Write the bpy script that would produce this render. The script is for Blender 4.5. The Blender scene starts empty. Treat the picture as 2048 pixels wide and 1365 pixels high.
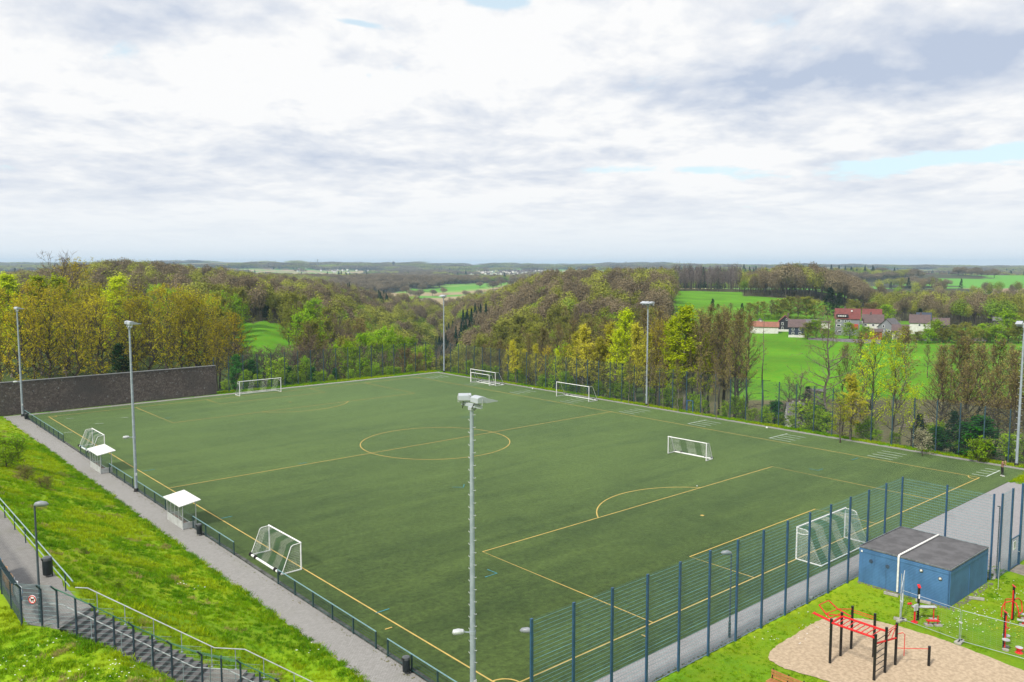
import bpy, bmesh, math, random
import numpy as np
from mathutils import Vector, Matrix
R = math.radians
PI = math.pi
random.seed(7)
rng = np.random.default_rng(11)
S = bpy.context.scene
COL = S.collection

# ------------------------------------------------------------------ camera, sky, sun, exposure
YAW, PITCH, FPX = 0.716757, -0.091342, 1637.24
CAM = np.array([-58.2065, -81.1302, 21.6207])
cd = bpy.data.cameras.new('camera')
cam = bpy.data.objects.new('camera', cd)
COL.objects.link(cam)
cam.location = CAM
cam.rotation_euler = (PI/2 + PITCH, 0, -YAW)
cd.sensor_width = 36
cd.lens = FPX/2048*36
cd.clip_start = 0.1
cd.clip_end = 60000
S.camera = cam

SUN_EL, SUN_AZ = R(48), R(262)          # azimuth clockwise from +y
sd = bpy.data.lights.new('sun', 'SUN')
sun = bpy.data.objects.new('sun', sd)
COL.objects.link(sun)
sd.energy = 4.0
sd.angle = R(7)
sd.color = (1.0, 0.94, 0.83)
sv = Vector((math.sin(SUN_AZ)*math.cos(SUN_EL), math.cos(SUN_AZ)*math.cos(SUN_EL), math.sin(SUN_EL)))
sun.rotation_euler = sv.to_track_quat('Z', 'Y').to_euler()
sun.location = (0, 0, 200)

S.view_settings.view_transform = 'Standard'
S.view_settings.look = 'None'
S.view_settings.exposure = 0.27
S.view_settings.gamma = 1
S.view_settings.use_curve_mapping = False
S.cycles.max_bounces = 5
S.cycles.diffuse_bounces = 3
S.cycles.glossy_bounces = 2
S.cycles.transmission_bounces = 4
S.cycles.transparent_max_bounces = 8
S.cycles.volume_bounces = 0
S.cycles.use_denoising = True
S.cycles.use_adaptive_sampling = False

class NT:
    """small helper to write node trees"""
    def __init__(s, tree):
        s.t = tree; s.n = tree.nodes; s.l = tree.links
    def new(s, typ, **kw):
        n = s.n.new(typ)
        for k, v in kw.items():
            if k == 'inp':
                for i, x in v.items():
                    if isinstance(x, bpy.types.NodeSocket): s.l.new(x, n.inputs[i])
                    else: n.inputs[i].default_value = x
            else: setattr(n, k, v)
        return n
    def math(s, op, a, b=None, c=None, clamp=False):
        n = s.new('ShaderNodeMath', operation=op); n.use_clamp = clamp
        for i, x in enumerate((a, b, c)):
            if x is None: continue
            if isinstance(x, bpy.types.NodeSocket): s.l.new(x, n.inputs[i])
            else: n.inputs[i].default_value = x
        return n.outputs[0]
    def mix(s, f, a, b, blend='MIX'):
        n = s.new('ShaderNodeMix', data_type='RGBA', blend_type=blend)
        for i, x in ((0, f), (6, a), (7, b)):
            if isinstance(x, bpy.types.NodeSocket): s.l.new(x, n.inputs[i])
            else: n.inputs[i].default_value = x if i == 0 else (*x[:3], 1)
        return n.outputs[2]
    def noise(s, vec, scale, detail=3, rough=.5, dist=0.0):
        n = s.new('ShaderNodeTexNoise')
        if vec is not None: s.l.new(vec, n.inputs['Vector'])
        n.inputs['Scale'].default_value = scale; n.inputs['Detail'].default_value = detail
        n.inputs['Roughness'].default_value = rough; n.inputs['Distortion'].default_value = dist
        return n.outputs[0]
    def ramp(s, f, a, b, smooth=True):
        n = s.new('ShaderNodeMapRange', interpolation_type='SMOOTHSTEP' if smooth else 'LINEAR')
        s.l.new(f, n.inputs[0]); n.inputs[1].default_value = a; n.inputs[2].default_value = b
        return n.outputs[0]

def build_world():
    w = bpy.data.worlds.new('World'); S.world = w; w.use_nodes = True
    w.node_tree.nodes.clear()
    T = NT(w.node_tree)
    out = T.new('ShaderNodeOutputWorld'); bg = T.new('ShaderNodeBackground')
    T.l.new(bg.outputs[0], out.inputs[0]); bg.inputs[1].default_value = 0.13
    sky = T.new('ShaderNodeTexSky', sky_type='NISHITA'); sky.sun_disc = False
    sky.sun_elevation = SUN_EL; sky.sun_rotation = SUN_AZ; sky.altitude = 200
    sky.air_density = 1.0; sky.dust_density = 2.0
    tc = T.new('ShaderNodeTexCoord')
    rot = T.new('ShaderNodeVectorRotate', rotation_type='Z_AXIS')       # x = east of the view axis, y = along it
    T.l.new(tc.outputs['Generated'], rot.inputs['Vector']); rot.inputs['Angle'].default_value = YAW
    sep = T.new('ShaderNodeSeparateXYZ'); T.l.new(rot.outputs[0], sep.inputs[0])
    x, y, z = sep.outputs
    az = T.math('ARCTAN2', x, y); el = T.math('ARCSINE', z)
    zz = T.math('ADD', T.math('MAXIMUM', z, 0.0), 0.040)
    hyp = T.math('SQRT', T.math('ADD', T.math('MULTIPLY', x, x), T.math('MULTIPLY', y, y)))
    k = T.math('DIVIDE', 3.3, T.math('MULTIPLY', T.math('SQRT', zz), T.math('MAXIMUM', hyp, .05)))
    lz = T.math('MULTIPLY', T.math('LOGARITHM', zz, math.e), 2.1)
    def sp(dv, sc=1.0, off=0.0):
        c = T.new('ShaderNodeCombineXYZ', inp={0: T.math('MULTIPLY', T.math('MULTIPLY', x, k), sc), 1: T.math('ADD', T.math('MULTIPLY', T.math('MULTIPLY', y, k), sc), off), 2: T.math('ADD', T.math('MULTIPLY', lz, sc), dv)})
        return c.outputs[0]
    n1 = T.noise(sp(0), 1.0, 9, .56, .15)                 # thickness of the deck here
    n1u = T.noise(sp(.22), 1.0, 9, .56, .15)              # and a little higher up: thicker above means a shaded underside
    n2 = T.noise(sp(0, .55, 9.0), 1.0, 5, .55, .2)
    n3 = T.noise(sp(0, 2.6, 4.0), 1.0, 7, .6, .3)
    def patch(pa, pe, ra, re, tilt=0.0):
        # where a named cloud bank or opening stands in the sky, by azimuth and elevation
        da = T.math('SUBTRACT', az, pa); de = T.math('SUBTRACT', el, pe)
        if tilt: de = T.math('SUBTRACT', de, T.math('MULTIPLY', da, tilt))
        a2 = T.math('POWER', T.math('ABSOLUTE', T.math('DIVIDE', da, ra)), 2.0)
        e2 = T.math('POWER', T.math('ABSOLUTE', T.math('DIVIDE', de, re)), 2.0)
        return T.math('EXPONENT', T.math('MULTIPLY', T.math('ADD', a2, e2), -1.0))
    def ae(px, py): return math.atan((px-1024)/FPX), math.atan((532.5-py)/FPX*math.cos(math.atan((px-1024)/FPX)))
    def P(px, py, rx, ry, tilt=0.0):
        a, e = ae(px, py); return patch(a, e, rx/FPX, ry/FPX, tilt)
    greys = [(1460, 195, 260, 42, .02, .75), (1900, 130, 260, 55, .05, .8), (1700, 150, 300, 50, 0, .5), (330, 25, 230, 48, 0, .8),
             (150, 235, 120, 20, 0, .45), (470, 265, 160, 22, 0, .4), (90, 395, 260, 28, 0, .42), (300, 400, 150, 14, 0, .4),
             (1250, 320, 180, 14, 0, .45), (720, 365, 200, 16, 0, .35), (900, 200, 140, 35, 0, .25), (1300, 425, 160, 14, 0, .3),
             (560, 330, 200, 18, 0, .3), (1450, 255, 200, 18, 0, .2)]
    whites = [(560, 110, 420, 70, 0, .8), (1050, 60, 230, 60, 0, .75), (150, 120, 250, 50, 0, .6), (620, 200, 180, 30, 0, .4),
              (1150, 270, 120, 20, 0, .4), (1890, 355, 50, 12, 0, .4), (1990, 365, 60, 18, 0, .4), (1350, 370, 130, 14, 0, .3),
              (560, 365, 60, 12, 0, .25), (760, 425, 120, 14, 0, .25), (60, 330, 120, 14, 0, .3)]
    holes = [(1002, 20, 62, 13, 0, 1.0), (715, 62, 62, 10, -.12, .95), (1780, 335, 260, 20, .04, .75), (1290, 345, 170, 12, 0, .6),
             (775, 226, 32, 18, 0, .5), (745, 165, 12, 12, 0, .5), (440, 132, 14, 5, 0, .4), (2020, 300, 90, 16, 0, .6)]
    def total(lst):
        acc = None
        for (px, py, rx, ry, tl, a) in lst:
            p = T.math('MULTIPLY', P(px, py, rx, ry, tl), a)
            acc = p if acc is None else T.math('ADD', acc, p)
        return acc
    g = T.math('MULTIPLY', T.math('SUBTRACT', n1u, n1), 3.8)
    g = T.math('ADD', g, T.math('MULTIPLY', T.math('SUBTRACT', n2, .5), 2.1))
    g = T.math('ADD', g, T.math('MULTIPLY', T.math('SUBTRACT', n3, .5), .3))
    g = T.math('ADD', g, T.math('MULTIPLY', total(greys), .62))
    g = T.math('SUBTRACT', g, T.math('MULTIPLY', total(whites), .32))
    g = T.math('ADD', g, .20)
    g = T.ramp(g, -.05, 1.25, False)
    # towards the horizon the rows of cloud merge in the haze
    hz = T.ramp(el, 0.0, 0.16)
    g = T.math('MULTIPLY', g, T.math('ADD', T.math('MULTIPLY', hz, .65), .35))
    cl = T.mix(g, (6.35, 6.35, 6.35), (3.35, 3.85, 4.8))
    haze = T.ramp(el, 0.10, 0.0)
    cl = T.mix(T.math('MULTIPLY', haze, .8), cl, (5.6, 5.9, 6.15))
    # openings: ragged by the deck's own noise
    hole = T.math('ADD', T.math('MULTIPLY', total(holes), 1.0), T.math('MULTIPLY', T.math('SUBTRACT', .5, n1), 2.4))
    hole = T.math('ADD', hole, T.math('MULTIPLY', T.math('SUBTRACT', .5, n3), 1.0))
    hole = T.ramp(hole, .38, .78)
    hole = T.math('MULTIPLY', hole, T.ramp(el, .03, .09))
    thin = T.mix(.66, T.mix(1.0, sky.outputs[0], (.92, 1.18, 1.2), 'MULTIPLY'), (5.6, 6.3, 6.5))
    final = T.mix(hole, cl, thin)
    T.l.new(final, bg.inputs[0])
build_world()

# ------------------------------------------------------------------ measuring helpers (view axis frame, only used to say where things stand)
FW = np.array([math.sin(YAW), math.cos(YAW)]); RT = np.array([math.cos(YAW), -math.sin(YAW)])
def XY(px, dep):
    """ground point that lies at the bearing px (photo pixel column) and dep metres ahead"""
    t = (px-1024)/FPX
    return CAM[:2] + dep*FW + dep*t*RT
def toPD(x, y):
    dx = x-CAM[0]; dy = y-CAM[1]
    dep = dx*FW[0]+dy*FW[1]; lat = dx*RT[0]+dy*RT[1]
    return 1024+FPX*lat/np.maximum(dep, 1e-3), dep
def ZY(py, dep): return CAM[2]-(py-532.5)/FPX*dep*1.0

def vnoise(x, y, seed=0):
    xi = np.floor(x).astype(np.int64); yi = np.floor(y).astype(np.int64)
    xf = x-xi; yf = y-yi
    def h(a, b):
        n = (a*374761393 + b*668265263 + seed*982451653) & 0x7fffffff
        n = ((n ^ (n >> 13))*1274126177) & 0x7fffffff
        return ((n ^ (n >> 16)) & 0xffff)/65535.0
    u = xf*xf*(3-2*xf); v = yf*yf*(3-2*yf)
    return (h(xi, yi)*(1-u)+h(xi+1, yi)*u)*(1-v)+(h(xi, yi+1)*(1-u)+h(xi+1, yi+1)*u)*v
def fbm(x, y, seed=0, oct=4):
    s = 0; a = .5; t = 0
    for o in range(oct):
        s = s+a*vnoise(x*2**o, y*2**o, seed+o); t += a; a *= .5
    return s/t

# ------------------------------------------------------------------ lie of the land
TPX = np.array([-400, 0, 250, 450, 520, 650, 800, 880, 950, 1100, 1300, 1450, 1600, 1800, 2048, 2500], float)
TDP = np.array([150, 200, 260, 330, 430, 560, 700, 900, 1200, 1600, 2300, 3500, 5500, 8000, 12000], float)
TZ = np.array([
 [-3,-4,-4,-3,-3,-3,-2,-2,-14,-2,-14,2,18,20,30],
 [-3,-4,-4,-3,-2,-1,-1,-2,-16,-2,-16,2,22,24,36],
 [-3,-5,-4,-1,4,10,9,2,-16,-3,-16,3,32,42,40],
 [-4,-7,-4,-2,0,4,3,-2,-18,-5,-16,4,44,42,45],
 [-5,-7,-3.2,-1.0,-4,-2,-1,-4,-20,-8,-14,5,38,30,38],
 [-6,-10,-9,-7,-9,-7,-6,-12,-26,-12,-12,0,28,20,30],
 [-8,-18,-24,-28,-28,-24,-19,-24,-32,-15,-13,-5,24,15,22],
 [-10,-20,-29,-36,-40,-37,-29,-30,-32,-17,-13,-6,22,13,20],
 [-9,-16,-20,-21,-21,-19,-18,-24,-30,-16,-13,-6,21,10,16],
 [-8,-13,-14,-10,-3,2,0,-10,-24,-10,-15,-3,22,8,12],
 [-8,-10,-11,-8,0,3,2,-3,-20,-2,-16,0,23,3,4],
 [-8,-7.5,-7,-5.5,-1,1,2,-2,-16,2,-16,-1,15,-2,-6],
 [-8,-6.5,-6.5,-5,-3,-1,2,-4,-14,4,-16,-2,8,-8,-14],
 [-8,-6.5,-6.5,-6,-8,-13,-14,-3,-12,5,-15,-4,5,-12,-20],
 [-8,-6.5,-6.5,-6,-9,-15,-15,-3,-10,4,-14,-5,4,-10,-20],
 [-8,-6.5,-6.5,-6,-9,-15,-15,-3,-10,4,-14,-5,4,-10,-20]], float)
def smooth_idx(v, grid):
    i = np.clip(np.searchsorted(grid, v)-1, 0, len(grid)-2)
    f = np.clip((v-grid[i])/(grid[i+1]-grid[i]), 0, 1)
    return i, f
def far_h(x, y):
    px, dep = toPD(x, y)
    dep = np.clip(np.where(dep < 1, 150, dep), 150, 12000); px = np.clip(px, -400, 2500)
    i, f = smooth_idx(px, TPX); f = f*f*(3-2*f)*.6+f*.4
    j, g = smooth_idx(np.log(dep), np.log(TDP))
    z = (TZ[i, j]*(1-f)+TZ[i+1, j]*f)*(1-g)+(TZ[i, j+1]*(1-f)+TZ[i+1, j+1]*f)*g
    amp = np.clip((dep-1100)/1500, 0, 1)*16
    z = z + (fbm(x/1000, y/1000, 3)-.52)*amp*2 + (fbm(x/260, y/260, 9)-.5)*np.clip((dep-200)/600, 0, 1)*5
    z = z + (fbm(x/2100+3, y/2100, 14, 3)-.5)*np.clip((dep-4000)/3000, 0, 1)*44
    return z
STD = np.array([0.680, -0.733]); STN = np.array([0.733, 0.680])       # down the stairs / across them
ST0 = np.array([-49.08, -39.20])                                        # middle of the top nosing
RISE, TREAD = 0.16, 0.3676
N1, N2, LAND = 17, 14, 1.62
S1 = N1*TREAD; S2 = S1+LAND
def stair_z(s):
    return np.where(s < 0, 5.0, np.where(s < S1, 5-RISE*(s/TREAD), np.where(s < S2, 5-RISE*N1, np.maximum(5-RISE*N1-RISE*(s-S2)/TREAD, 0.0))))
def near_h(x, y):
    a = np.interp(x, [-90, -60, -51.3, -48.6, -44.5, -40.5, -37.3, -37.0], [3.2, 4.3, 5, 5, 3.0, 1.15, .05, 0])
    b = np.interp(x, [-90, -60, -50.5, -49.0, -44.8, -43.7, -40.3, -37.1], [2.5, 4.1, 5, 4.95, 2.35, 2.25, .12, 0])
    k = np.clip((-37-y)/5, 0, 1); k = k*k*(3-2*k)
    z = a*(1-k)+b*k
    bump = (fbm(x/3.1, y/3.1, 21)-.5)*.55*np.clip((z-.15)/1.2, 0, 1)*np.clip((4.9-z)/.6, 0, 1)
    z = z+bump
    dx = x-ST0[0]; dy = y-ST0[1]
    s = dx*STD[0]+dy*STD[1]; w = dx*STN[0]+dy*STN[1]
    inside = (s > -.1) & (s < S2+N2*TREAD+.4)
    k = np.clip(1.6-np.abs(w), 0, .5)/.5
    z = np.where(inside, z*(1-k)+(stair_z(s)-.30)*k, z)
    k2 = np.clip(2.6-np.abs(w), 0, 1.0); z = np.where(inside & (k < 1), np.minimum(z, stair_z(s)+.12)*k2+z*(1-k2), z)
    return z
def ground_h(x, y):
    x = np.asarray(x, float); y = np.asarray(y, float)
    t = np.maximum(np.maximum(-85-x, x-41.4), np.maximum(-125-y, y-57.6))
    t = np.where((x > 41.4) | (y > 57.6) | (x < -85) | (y < -125), np.maximum(t, 0), 0)
    w = np.clip(t/24, 0, 1); w = w*w*(3-2*w)*.5+w*.5
    return near_h(x, y)*(1-w)+far_h(x, y)*w
def gh(x, y): return float(ground_h(np.array([x]), np.array([y]))[0])

# ------------------------------------------------------------------ materials
MATS = {}
def mat(name, col, rough=.6, col2=None, scale=4., metal=0., bump=0., bscale=None, spec=.4, detail=4, rand=0., sheen=0., world=False, thr=(.35, .65), coat=0.):
    if name in MATS: return MATS[name]
    m = bpy.data.materials.new(name); m.use_nodes = True; m.node_tree.nodes.clear()
    T = NT(m.node_tree)
    out = T.new('ShaderNodeOutputMaterial'); p = T.new('ShaderNodeBsdfPrincipled')
    T.l.new(p.outputs[0], out.inputs[0])
    if world: vec = T.new('ShaderNodeNewGeometry').outputs['Position']
    else: vec = T.new('ShaderNodeTexCoord').outputs['Object']
    c2 = col2 or tuple(c*.72 for c in col)
    f = T.ramp(T.noise(vec, scale, detail, .6), *thr)
    c = T.mix(f, col, c2)
    if rand:
        oi = T.new('ShaderNodeObjectInfo')
        v = T.math('ADD', T.math('MULTIPLY', oi.outputs['Random'], rand), 1-rand/2)
        hs = T.new('ShaderNodeHueSaturation', inp={'Value': v}); T.l.new(c, hs.inputs['Color']); c = hs.outputs[0]
    T.l.new(c, p.inputs['Base Color'])
    p.inputs['Roughness'].default_value = rough; p.inputs['Metallic'].default_value = metal
    p.inputs['Specular IOR Level'].default_value = spec
    if coat: p.inputs['Coat Weight'].default_value = coat
    if bump:
        b = T.new('ShaderNodeBump'); b.inputs['Strength'].default_value = min(bump, 1); b.inputs['Distance'].default_value = .02
        T.l.new(T.noise(vec, bscale or scale*4, 4, .6), b.inputs['Height']); T.l.new(b.outputs[0], p.inputs['Normal'])
    MATS[name] = m
    return m
def leafmat(name, a, b, trans=.35, c=None, vary=.5, isl=.6):
    if name in MATS: return MATS[name]
    m = bpy.data.materials.new(name); m.use_nodes = True; m.node_tree.nodes.clear()
    T = NT(m.node_tree)
    out = T.new('ShaderNodeOutputMaterial')
    oi = T.new('ShaderNodeObjectInfo'); geo = T.new('ShaderNodeNewGeometry')
    k = T.math('ADD', T.math('MULTIPLY', oi.outputs['Random'], .55), T.math('MULTIPLY', geo.outputs['Random Per Island'], .45))
    col = T.mix(k, a, b)
    if c is not None:
        col = T.mix(T.ramp(T.noise(geo.outputs['Position'], .25, 2), .45, .7), col, c)
    ov = T.new('ShaderNodeTexWhiteNoise', noise_dimensions='1D'); T.l.new(T.math('MULTIPLY', oi.outputs['Random'], 917.0), ov.inputs['W'])
    hs = T.new('ShaderNodeHueSaturation')
    w = T.new('ShaderNodeTexWhiteNoise', noise_dimensions='1D'); T.l.new(geo.outputs['Random Per Island'], w.inputs['W'])
    T.l.new(T.math('MULTIPLY', T.math('ADD', T.math('MULTIPLY', w.outputs['Value'], isl), 1-isl/2), T.math('ADD', T.math('MULTIPLY', ov.outputs['Value'], vary), 1-vary/2)), hs.inputs['Value']); T.l.new(col, hs.inputs['Color'])
    d = T.new('ShaderNodeBsdfDiffuse'); tr = T.new('ShaderNodeBsdfTranslucent')
    T.l.new(hs.outputs[0], d.inputs[0]); T.l.new(hs.outputs[0], tr.inputs[0])
    mx = T.new('ShaderNodeMixShader'); mx.inputs[0].default_value = trans
    T.l.new(d.outputs[0], mx.inputs[1]); T.l.new(tr.outputs[0], mx.inputs[2]); T.l.new(mx.outputs[0], out.inputs[0])
    MATS[name] = m
    return m

white_paint = mat('white_paint', (.78, .79, .80), .4, (.66, .67, .69), 3)
galv = mat('galvanised_steel', (.34, .39, .45), .5, (.27, .32, .37), 2.5, .2)
galv_light = mat('galvanised_bright', (.62, .65, .66), .35, (.48, .5, .52), 6, .4)
lamp_grey = mat('floodlight_grey', (.40, .44, .49), .45, (.38, .41, .45), 3, .15)
dark_rubber = mat('black_rubber', (.02, .02, .022), .8)
blue_post = mat('blue_post_paint', (.030, .085, .165), .45, (.022, .062, .125), 2, rand=.2)
blue_wire = mat('blue_green_wire', (.13, .30, .34), .5, (.10, .24, .28), 1)
dark_wire = mat('dark_fence_wire', (.03, .065, .085), .5)
dark_post = mat('dark_blue_post', (.035, .08, .105), .5, rand=.2)
rail_green = mat('dark_green_rail', (.018, .055, .06), .5, (.013, .04, .045), 4)
rail_top = mat('rail_top_tube', (.20, .34, .38), .4, (.14, .26, .30), 5, .2)
black_paint = mat('black_post', (.012, .013, .014), .4)
red_paint = mat('red_frame_paint', (.62, .018, .018), .38, (.52, .012, .014), 4)
concrete = mat('concrete', (.36, .35, .32), .85, (.24, .23, .21), 6, bump=.4)
glass_clear = None

# ------------------------------------------------------------------ mesh builder
class MB:
    def __init__(s): s.v = []; s.f = []; s.m = []; s.k = 0
    def add(s, vs, fs):
        o = len(s.v); s.v.extend([tuple(map(float, p)) for p in vs]); s.f.extend([tuple(i+o for i in f) for f in fs]); s.m.extend([s.k]*len(fs)); return s
    def box(s, c, d, rz=0., M=None):
        x, y, z = d[0]/2, d[1]/2, d[2]/2
        vs = [(a*x, b*y, e*z) for a in (-1, 1) for b in (-1, 1) for e in (-1, 1)]
        if M is not None: vs = [tuple(M @ Vector(p)) for p in vs]
        cs, sn = math.cos(rz), math.sin(rz)
        vs = [(c[0]+p[0]*cs-p[1]*sn, c[1]+p[0]*sn+p[1]*cs, c[2]+p[2]) for p in vs]
        return s.add(vs, [(0,1,3,2), (4,6,7,5), (0,4,5,1), (2,3,7,6), (0,2,6,4), (1,5,7,3)])
    def bar(s, p0, p1, w, h=None):
        """square bar from p0 to p1"""
        h = h or w; p0 = np.array(p0, float); p1 = np.array(p1, float); d = p1-p0; d /= np.linalg.norm(d)+1e-9
        a = np.cross(d, (0, 0, 1) if abs(d[2]) < .95 else (1, 0, 0)); a /= np.linalg.norm(a); b = np.cross(d, a)
        vs = []
        for p in (p0, p1):
            for (i, j) in ((-1, -1), (1, -1), (1, 1), (-1, 1)): vs.append(p+a*w/2*i+b*h/2*j)
        return s.add(vs, [(0,1,2,3), (7,6,5,4), (0,4,5,1), (1,5,6,2), (2,6,7,3), (3,7,4,0)])
    def tube(s, p0, p1, r0, r1=None, n=8, cap=True):
        return s.path([p0, p1], [r0, r0 if r1 is None else r1], n, cap)
    def path(s, pts, r, n=8, cap=True):
        pts = [np.array(p, float) for p in pts]
        if np.isscalar(r): r = [r]*len(pts)
        vs = []; ref = None
        for i, p in enumerate(pts):
            d = pts[min(i+1, len(pts)-1)]-pts[max(i-1, 0)]; d = d/(np.linalg.norm(d)+1e-9)
            if ref is None: ref = np.cross(d, (0, 0, 1) if abs(d[2]) < .9 else (1, 0, 0))
            a = ref-d*np.dot(ref, d); a /= np.linalg.norm(a)+1e-9; b = np.cross(d, a); ref = a
            for k in range(n):
                q = 2*PI*k/n; vs.append(p+(a*math.cos(q)+b*math.sin(q))*r[i])
        fs = []
        for i in range(len(pts)-1):
            for k in range(n): fs.append((i*n+k, i*n+(k+1) % n, (i+1)*n+(k+1) % n, (i+1)*n+k))
        if cap and n > 2:
            fs.append(tuple(range(n))[::-1]); e = (len(pts)-1)*n; fs.append(tuple(e+k for k in range(n)))
        return s.add(vs, fs)
    def lathe(s, prof, n=16, c=(0, 0, 0)):
        vs = [(c[0]+r*math.cos(2*PI*k/n), c[1]+r*math.sin(2*PI*k/n), c[2]+z) for (r, z) in prof for k in range(n)]
        fs = [(i*n+k, i*n+(k+1) % n, (i+1)*n+(k+1) % n, (i+1)*n+k) for i in range(len(prof)-1) for k in range(n)]
        fs.append(tuple(range(n))[::-1]); e = (len(prof)-1)*n; fs.append(tuple(e+k for k in range(n)))
        return s.add(vs, fs)
    def poly(s, pts, z0, z1):
        """upright prism over a plan polygon (counter-clockwise)"""
        n = len(pts); vs = [(p[0], p[1], z0) for p in pts]+[(p[0], p[1], z1) for p in pts]
        return s.add(vs, [tuple(range(n))[::-1], tuple(range(n, 2*n))]+[(i, (i+1) % n, n+(i+1) % n, n+i) for i in range(n)])
    def mesh(s, name, mats):
        me = bpy.data.meshes.new(name); me.from_pydata(s.v, [], s.f)
        for m in (mats if isinstance(mats, (list, tuple)) else [mats]): me.materials.append(m)
        if any(s.m): me.polygons.foreach_set('material_index', s.m)
        me.update(); return me
    def build(s, name, mats, parent=None, bevel=0., smooth=False, **kw):
        o = link(name, s.mesh(name, mats), parent, **kw)
        if smooth: shade(o)
        if bevel:
            b = o.modifiers.new('bevel', 'BEVEL'); b.width = bevel; b.segments = 2; b.limit_method = 'ANGLE'
        return o
def shade(o, ang=40):
    me = o.data
    me.polygons.foreach_set('use_smooth', [True]*len(me.polygons))
    try: me.set_sharp_from_angle(angle=R(ang))
    except Exception: pass
def link(name, data, parent=None, loc=None, rz=None, kind=None):
    o = bpy.data.objects.new(name, data); COL.objects.link(o)
    if parent is not None: o.parent = parent
    if loc is not None: o.location = loc
    if rz is not None: o.rotation_euler = (0, 0, rz)
    if kind: o['kind'] = kind
    return o
def tag(o, label=None, cat=None, group=None, kind=None):
    if label: o['label'] = label
    if cat: o['category'] = cat
    if group: o['group'] = group
    if kind: o['kind'] = kind
    return o
def thing(name, loc, label, cat, group=None, rz=0.):
    o = link(name, None, None, loc, rz); o.empty_display_size = .3
    return tag(o, label, cat, group)
def copy_tree(o, parent=None):
    c = o.copy(); COL.objects.link(c)
    if parent is not None: c.parent = parent
    for ch in list(o.children): copy_tree(ch, c)
    return c
def sheet(name, pts, z, m, parent=None, kind='structure'):
    me = bpy.data.meshes.new(name); me.from_pydata([(p[0], p[1], z) for p in pts], [], [tuple(range(len(pts)))])
    me.materials.append(m); me.update()
    return link(name, me, parent, kind=kind)
def arr_mesh(name, V, F, mats, mi=None):
    """fast mesh from arrays; F is an (n,4) or (n,3) array"""
    me = bpy.data.meshes.new(name); V = np.asarray(V, np.float32); F = np.asarray(F, np.int32)
    k = F.shape[1]
    me.vertices.add(len(V)); me.vertices.foreach_set('co', V.ravel())
    me.loops.add(F.size); me.loops.foreach_set('vertex_index', F.ravel())
    me.polygons.add(len(F)); me.polygons.foreach_set('loop_start', np.arange(len(F), dtype=np.int32)*k)
    me.polygons.foreach_set('loop_total', np.full(len(F), k, np.int32))
    for m in mats: me.materials.append(m)
    if mi is not None: me.polygons.foreach_set('material_index', np.asarray(mi, np.int32))
    me.update(calc_edges=True); me.validate()
    return me

# ------------------------------------------------------------------ ground sheet
def in_poly(x, y, poly):
    r = np.zeros(x.shape, bool); n = len(poly)
    for i in range(n):
        x1, y1 = poly[i]; x2, y2 = poly[(i+1) % n]
        c = ((y1 > y) != (y2 > y)) & (x < (x2-x1)*(y-y1)/(y2-y1+1e-12)+x1); r ^= c
    return r
GREEN = np.array([.13, .27, .007]); LIME = np.array([.235, .33, .008]); MEADOW = np.array([.080, .215, .004])
def wood_mask(px, dep):
    """how wooded the land is (0..1) for distances beyond the pitch"""
    w = np.ones(px.shape)
    pj = px+(fbm(dep/9, px/40, 8)-.5)*34; w[(pj > 476) & (pj < 588) & (dep > 205) & (dep < 338+(fbm(px/12, dep*0, 6)-.5)*40)] = 0                 # small meadow on the left slope
    e1 = 1338+(fbm(px*0+7, dep/40, 5)-.5)*40
    w[(px > e1) & (dep > 395) & (dep < 640)] = 0                               # upper meadow
    w[(px > 1470) & (dep > 150) & (dep <= 395)] = 0                            # lower meadow and village
    w[(px > 1340) & (px <= 1470) & (dep > 250) & (dep <= 395)] = 0
    w[(px > 1484) & (px < 1755) & (dep > 566) & (dep < 700)] = 1               # wood on the hill top
    w[(px > 1720) & (px < 1850) & (dep > 395) & (dep < 480)] = 0
    w[(px > 1745) & (dep > 470) & (dep < 820)] = .8
    w[(px > 1850) & (dep > 390) & (dep <= 820)] = .85
    w[(px > 1480) & (dep >= 700) & (dep < 1000)] = .12
    w[(px > 1560) & (dep >= 830) & (dep < 1020)] = 0                            # ploughed field
    w[(px > 1340) & (px <= 1480) & (dep > 640) & (dep < 800)] = 1
    far = dep > 820
    return w, far
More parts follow.
